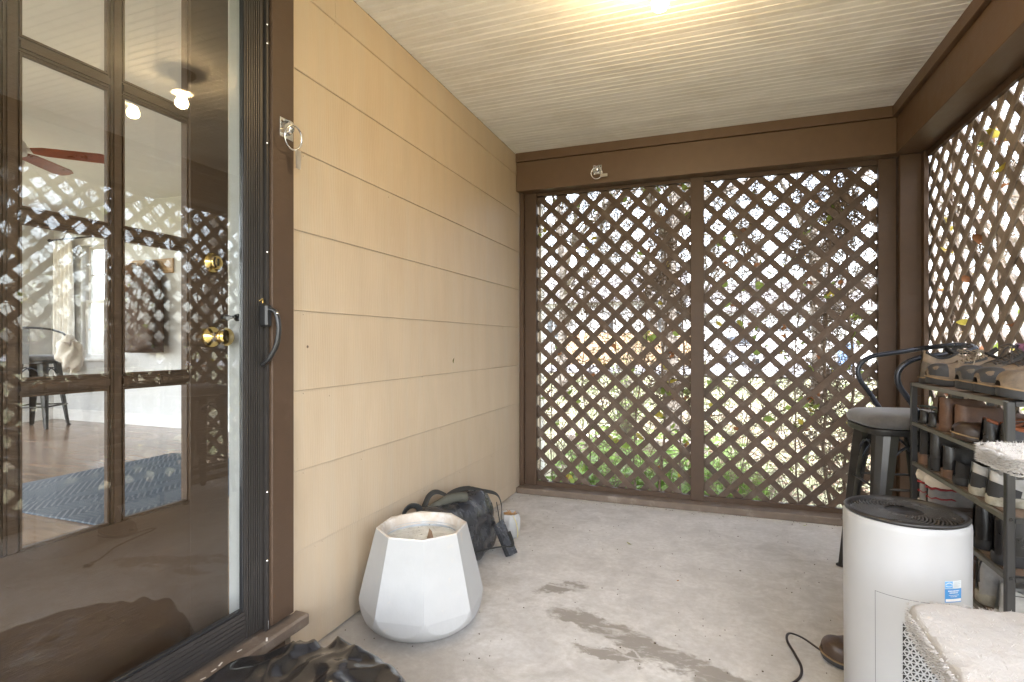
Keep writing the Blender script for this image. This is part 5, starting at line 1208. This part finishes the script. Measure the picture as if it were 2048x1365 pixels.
scatter('tall_grass', 260, 9, cov2, M('bright_blade_green', (.17, .28, .05), .6, var=.4), 'tufts of bright long grass blades behind the far lattice', 'long grass')
def gr(b, g):
    x = g.uniform(-9, 10); y = 4.3 + 15 * g.random() ** 1.6
    if noise.noise(Vector((x * .6, y * .6, 0))) < -.15 and g.random() < .8: return
    s = 1 + (y - 4) * .1; h = g.uniform(.03, .07) * s; w = .004 * s; a = g.uniform(0, 3.1); p = Vector((x, y, -.2)); q = Vector((cos(a) * w, sin(a) * w, 0)); t = Vector((g.uniform(-.03, .03), g.uniform(-.03, .03), h + .03)); b.add([p - q, p + q, p + t], [(0, 1, 2)])
scatter('lawn', 26000, 10, gr, GRASSM, 'thin patchy lawn grass between the porch and the street', 'grass')
def lit(b, g):
    if g.random() < .75: x = g.uniform(-1.3, 4.5); y = 4.0 + 6 * g.random() ** 1.5
    else: x = g.uniform(1.3, 5); y = g.uniform(-2, 4)
    a = g.uniform(0, 6.3); L = g.uniform(.03, .075); w = L * .35; M4 = Tm((x, y, -.155 + g.uniform(0, .035)), a, g.uniform(-.7, .7), g.uniform(-.6, .6)); b.add([(0, 0, 0), (L * .4, w, .008), (L, 0, 0), (L * .4, -w, .008)], [(0, 1, 2), (0, 2, 3)], M4)
scatter('leaf_litter', 6000, 11, lit, M('leaf_litter_tan', (.24, .165, .11), .85, var=.5, vscale=6), 'tan and brown fallen leaves scattered under the vines and trees', 'leaf litter')
def shrub(name, x, y, h, w, n, label, mat, seed):
    g = random.Random(seed); t = thing(name, (x, y, -.17), label, 'shrub'); b = MB(); lfm = MB()
    for k in range(n):
        a = g.uniform(0, 6.3); p = Vector((x + g.uniform(-.06, .06), y + g.uniform(-.06, .06), -.18)); d = Vector((cos(a) * w * g.random(), sin(a) * w * g.random(), h * g.uniform(.6, 1))); pts = [p, p + d * .4 + Vector((0, 0, h * .1)), p + d * .75, p + d]
        b.tube(cr(pts, 2), .006, 4, caps=False)
        for q in range(14):
            c = p + d * g.uniform(.35, 1.05) + Vector((g.gauss(0, .05), g.gauss(0, .05), g.gauss(0, .05))); L = g.uniform(.03, .06); lfm.add([(0, 0, 0), (L * .5, L * .3, 0), (L, 0, 0), (L * .5, -L * .3, 0)], [(0, 1, 2, 3)], Tm(c, g.uniform(0, 6), g.uniform(-1, 1), g.uniform(-1, 1)))
    b.build('branch', TREEB, t); o = lfm.build('foliage', mat, t)
shrub('garden_shrub', -1.0, 6.6, 1.0, .35, 26, 'green shrub behind the left lattice near the corner of the house', COVER, 31)
shrub('garden_shrub', -1.9, 12.5, 1.6, .8, 40, 'yellow-green shrub further out on the lawn', M('olive_foliage', (.22, .26, .08), .7, var=.4), 32)
shrub('garden_shrub', 2.4, 14.5, 2.2, .8, 46, 'pale bushy shrub beside the neighbour garage', M('pale_foliage', (.26, .27, .13), .7, var=.4), 33)
shrub('garden_shrub', 2.6, 1.6, 1.9, .9, 46, 'loose green shrub outside the right lattice', COVER, 34)
shrub('garden_shrub', 2.8, 3.4, 2.2, .9, 46, 'tall loose shrub outside the right lattice near the corner', MATS['olive_foliage'], 35)
# trees with bare limbs
def tree(x, y, h, r, label, seed, spread=.5, depth=4, zt=.3):
    g = random.Random(seed); t = thing('bare_tree', (x, y, -.18), label, 'tree'); b = MB(); tw = MB()
    trunk = [Vector((x, y, -.25))]; d = Vector((g.uniform(-.05, .05), g.uniform(-.05, .05), 1)); k = 7
    for i in range(k): d = (d + Vector((g.uniform(-.08, .08), g.uniform(-.08, .08), .1))).normalized(); trunk.append(trunk[-1] + d * h * .5 / k)
    tp = cr(trunk, 3); b.tube(tp, [r * (1.25 if i == 0 else 1.0) * (1 - .45 * i / len(tp)) for i in range(len(tp))], 10); b.build('trunk', TREEB, t, smooth=True)
    def br(p, d, L, rr, dep):
        pts = [p]; n = 4
        for i in range(n): d = (d + Vector((g.gauss(0, .16), g.gauss(0, .16), g.gauss(.05, .12)))).normalized(); pts.append(pts[-1] + d * L / n)
        tw.tube(pts, [rr * (1 - .5 * i / n) for i in range(n + 1)], 5 if dep > 2 else 3, caps=False)
        if dep > 0:
            for q in range(g.choice((3, 4, 4))):
                i = g.randint(1, n); nd = (d + Vector((g.gauss(0, spread), g.gauss(0, spread), g.gauss(.1, spread * .7)))).normalized(); br(pts[i], nd, L * g.uniform(.5, .78), rr * .5, dep - 1)
    for q in range(7):
        i = int(len(tp) * (zt + (1 - zt) * (q + 1) / 7.5)); i = min(i, len(tp) - 1); a = g.uniform(0, 6.3); br(tp[i], Vector((cos(a), sin(a), g.uniform(.4, 1.3))).normalized(), h * g.uniform(.2, .32), r * .42, depth)
    o = tw.build('crown', TREEB, t)
tree(-.50, 7.6, 8, .125, 'grey tree trunk standing close behind the middle of the far lattice', 41, depth=3, zt=.62)
tree(-3.6, 13.5, 9, .14, 'bare tree on the lawn left of the near trunk', 42)
tree(-.9, 15.0, 9, .12, 'bare tree by the street in front of the tan fence', 43)
tree(2.0, 13.0, 8, .12, 'bare tree in front of the white garage', 44)
tree(5.5, 12.0, 9, .14, 'bare tree right of the garage before the driveway', 45)
tree(9.0, 10.0, 10, .16, 'large bare tree off to the right beyond the corner post', 46)
tree(7.0, 4.5, 9, .14, 'bare tree standing outside the right lattice', 47)
tree(6.5, 0.0, 9, .14, 'bare tree outside the right lattice towards the steps', 48)
tree(-3.0, 33.0, 13, .2, 'tall bare tree behind the tan fence', 49)
tree(3.0, 42.0, 14, .22, 'tall bare tree behind the neighbour house', 50)
tree(14.0, 40.0, 14, .22, 'tall bare tree beyond the driveway', 51)
# tan board fence across the street
ft = thing('board_fence', (-3.2, 30.0, -.1), 'tan vertical board fence across the street', 'fence'); FT = M('tan_fence_board', (.50, .34, .20), .8, var=.15, rnd_v=.12)
pb = MB().box(-.07, .07, 0, .025, 0, 1.75, bev=.004).build('board', FT, ft, local=True); x = -8.0; first = True
while x < -.9:
    o = pb if first else pb.copy()
    if not first: COL.objects.link(o)
    first = False; o.location = (x + 3.2, 0, rnd.uniform(-.01, .01)); x += .148
MB().box(-8.07, -.85, 30.026, 30.07, .25, .34).build('rail', FT, ft); MB().box(-8.07, -.85, 30.026, 30.07, 1.2, 1.29).build('rail', FT, ft)
# neighbour garage and house
WS = M('white_house_siding', (.68, .68, .67), .7, var=.04); RF = M('grey_shingles', (.22, .21, .21), .9, var=.2, vscale=6)
nb = thing('neighbour_garage', (6.5, 40, -.1), 'white garage with small square windows in its door across the street', 'garage')
b = MB().box(-1.2, 12.4, 39.0, 47, -.15, 3.2); b.build('wall', WS, nb)
for i in range(12): MB().box(-1.22, 12.42, 38.975, 38.998, .0 + i * .262, .25 + i * .262).build('siding_course', WS, nb) if i > 9 else None
gd = MB().box(1.8, 6.8, 38.96, 38.999, -.1, 2.35).build('garage_door', M('bright_white_door', (.78, .78, .78), .5), nb)
for j in range(4):
    for i in range(8):
        x0 = 1.9 + i * .61
        if j < 3: MB().box(x0, x0 + .5, 38.945, 38.959, -.02 + j * .59, .46 + j * .59, bev=.01).build('door_panel', MATS['bright_white_door'], gd)
        else: 
            MB().box(x0, x0 + .5, 38.948, 38.958, 1.80, 2.18).build('window_pane', M('dark_window', (.06, .07, .08), .1), gd)
for i in range(8):
    x0 = 1.9 + i * .61
    for q in (.16, .33): MB().box(x0 + q - .012, x0 + q + .012, 38.940, 38.947, 1.8, 2.18).build('window_bar', MATS['bright_white_door'], gd)
MB().add([(-1.7, 38.3, 3.2), (12.9, 38.3, 3.2), (12.9, 43, 5.4), (-1.7, 43, 5.4), (-1.7, 47.6, 3.2), (12.9, 47.6, 3.2), (-1.7, 38.3, 3.05), (12.9, 38.3, 3.05), (-1.7, 47.6, 3.05), (12.9, 47.6, 3.05)],
         [(0, 1, 2, 3), (3, 2, 5, 4), (6, 7, 1, 0), (8, 4, 5, 9), (6, 0, 3, 4, 8), (7, 9, 5, 2, 1), (6, 8, 9, 7)]).build('roof', RF, nb)
n2 = thing('neighbour_house', (-9, 44, -.1), 'pale grey house behind the tan fence across the street', 'house')
MB().box(-16, -2.6, 40, 50, -.15, 4.2).build('wall', M('pale_grey_siding', (.50, .50, .50), .8, var=.05), n2)
MB().add([(-16.6, 39.3, 4.2), (-2.1, 39.3, 4.2), (-2.1, 45, 7.2), (-16.6, 45, 7.2), (-16.6, 50.7, 4.2), (-2.1, 50.7, 4.2), (-16.6, 39.3, 4.0), (-2.1, 39.3, 4.0), (-16.6, 50.7, 4.0), (-2.1, 50.7, 4.0)],
         [(0, 1, 2, 3), (3, 2, 5, 4), (6, 7, 1, 0), (8, 4, 5, 9), (6, 0, 3, 4, 8), (7, 9, 5, 2, 1), (6, 8, 9, 7)]).build('roof', RF, n2)
for x0 in (-12, -8, -4.5):
    w = MB().box(x0, x0 + 1.2, 39.96, 39.99, 1.4, 2.9).build('window', WS, n2); MB().box(x0 + .08, x0 + .56, 39.94, 39.955, 1.48, 2.82).build('pane', MATS['dark_window'], w); MB().box(x0 + .64, x0 + 1.12, 39.94, 39.955, 1.48, 2.82).build('pane', MATS['dark_window'], w)
# blue bin, parked car
bn = thing('recycling_bin', (5.75, 29.4, -.1), 'blue wheeled recycling bin at the end of the driveway', 'bin'); BB = M('bin_blue', (.16, .27, .45), .5)
bx, by = 5.75, 29.4
MB().add([(bx - .25, by - .28, .0), (bx + .25, by - .28, .0), (bx + .25, by + .25, .0), (bx - .25, by + .25, .0), (bx - .31, by - .36, 1.0), (bx + .31, by - .36, 1.0), (bx + .31, by + .33, 1.0), (bx - .31, by + .33, 1.0)], [(3, 2, 1, 0), (4, 5, 6, 7), (0, 1, 5, 4), (1, 2, 6, 5), (2, 3, 7, 6), (3, 0, 4, 7)]).build('body', BB, bn)
MB().box(bx - .33, bx + .33, by - .38, by + .36, 1.001, 1.06, bev=.02).build('lid', BB, bn)
for s in (-1, 1): MB().lathe([(0, -.03), (.12, -.03), (.12, .03), (0, .03)], 16, (bx + s * .28, by + .28, .06), 'x').build('wheel', BLACKP, bn)
cx, cyy = 1.3, 32.0
car = thing('parked_car', (cx, cyy, -.05), 'silver grey car parked on the driveway in front of the garage', 'car'); CP = M('silver_car_paint', (.42, .43, .45), .25, .5, coat=.5); CG = M('car_glass', (.03, .035, .04), .08)
side = [(-2.2, .35), (-2.25, .75), (-2.1, .95), (-1.2, 1.02), (-.55, 1.45), (.75, 1.47), (1.45, 1.05), (2.1, .95), (2.22, .6), (2.15, .32)]
b = MB(); b.prism(side, 1.7, Matrix(((0, 0, 1, cx - .85), (1, 0, 0, cyy), (0, 1, 0, -.05), (0, 0, 0, 1)))); b.build('body', CP, car)
MB().add([(cx - .7, cyy - 1.16, 1.03), (cx + .7, cyy - 1.16, 1.03), (cx + .62, cyy - .62, 1.40), (cx - .62, cyy - .62, 1.40)], [(0, 1, 2, 3)]).build('windscreen', CG, car)
for yy in (-1.35, 1.35):
    for s in (-1, 1): MB().lathe([(0, -.1), (.2, -.1), (.32, -.08), (.32, .08), (.2, .1), (0, .1)], 20, (cx + s * .78, cyy + yy, .27), 'x').build('wheel', BLACKP, car, smooth=True, autos=40)
for s in (-.6, .6): MB().lathe([(0, -.02), (.11, -.01), (.12, .01)], 16, (cx + s, cyy - 2.24, .68), 'y').build('headlight', M('headlight_glass', (.7, .7, .7), .1), car)
# low raised bed edging by the shrub
eb = thing('garden_edging', (-1.0, 6.1, -.17), 'low pale timber edging in front of the shrub', 'garden edging')
for i in range(3): MB().box(-1.55 + i * .5, -1.06 + i * .5, 6.0, 6.10, -.2, .06, bev=.01).build('timber', M('pale_timber', (.48, .40, .36), .8, rnd_v=.1), eb)
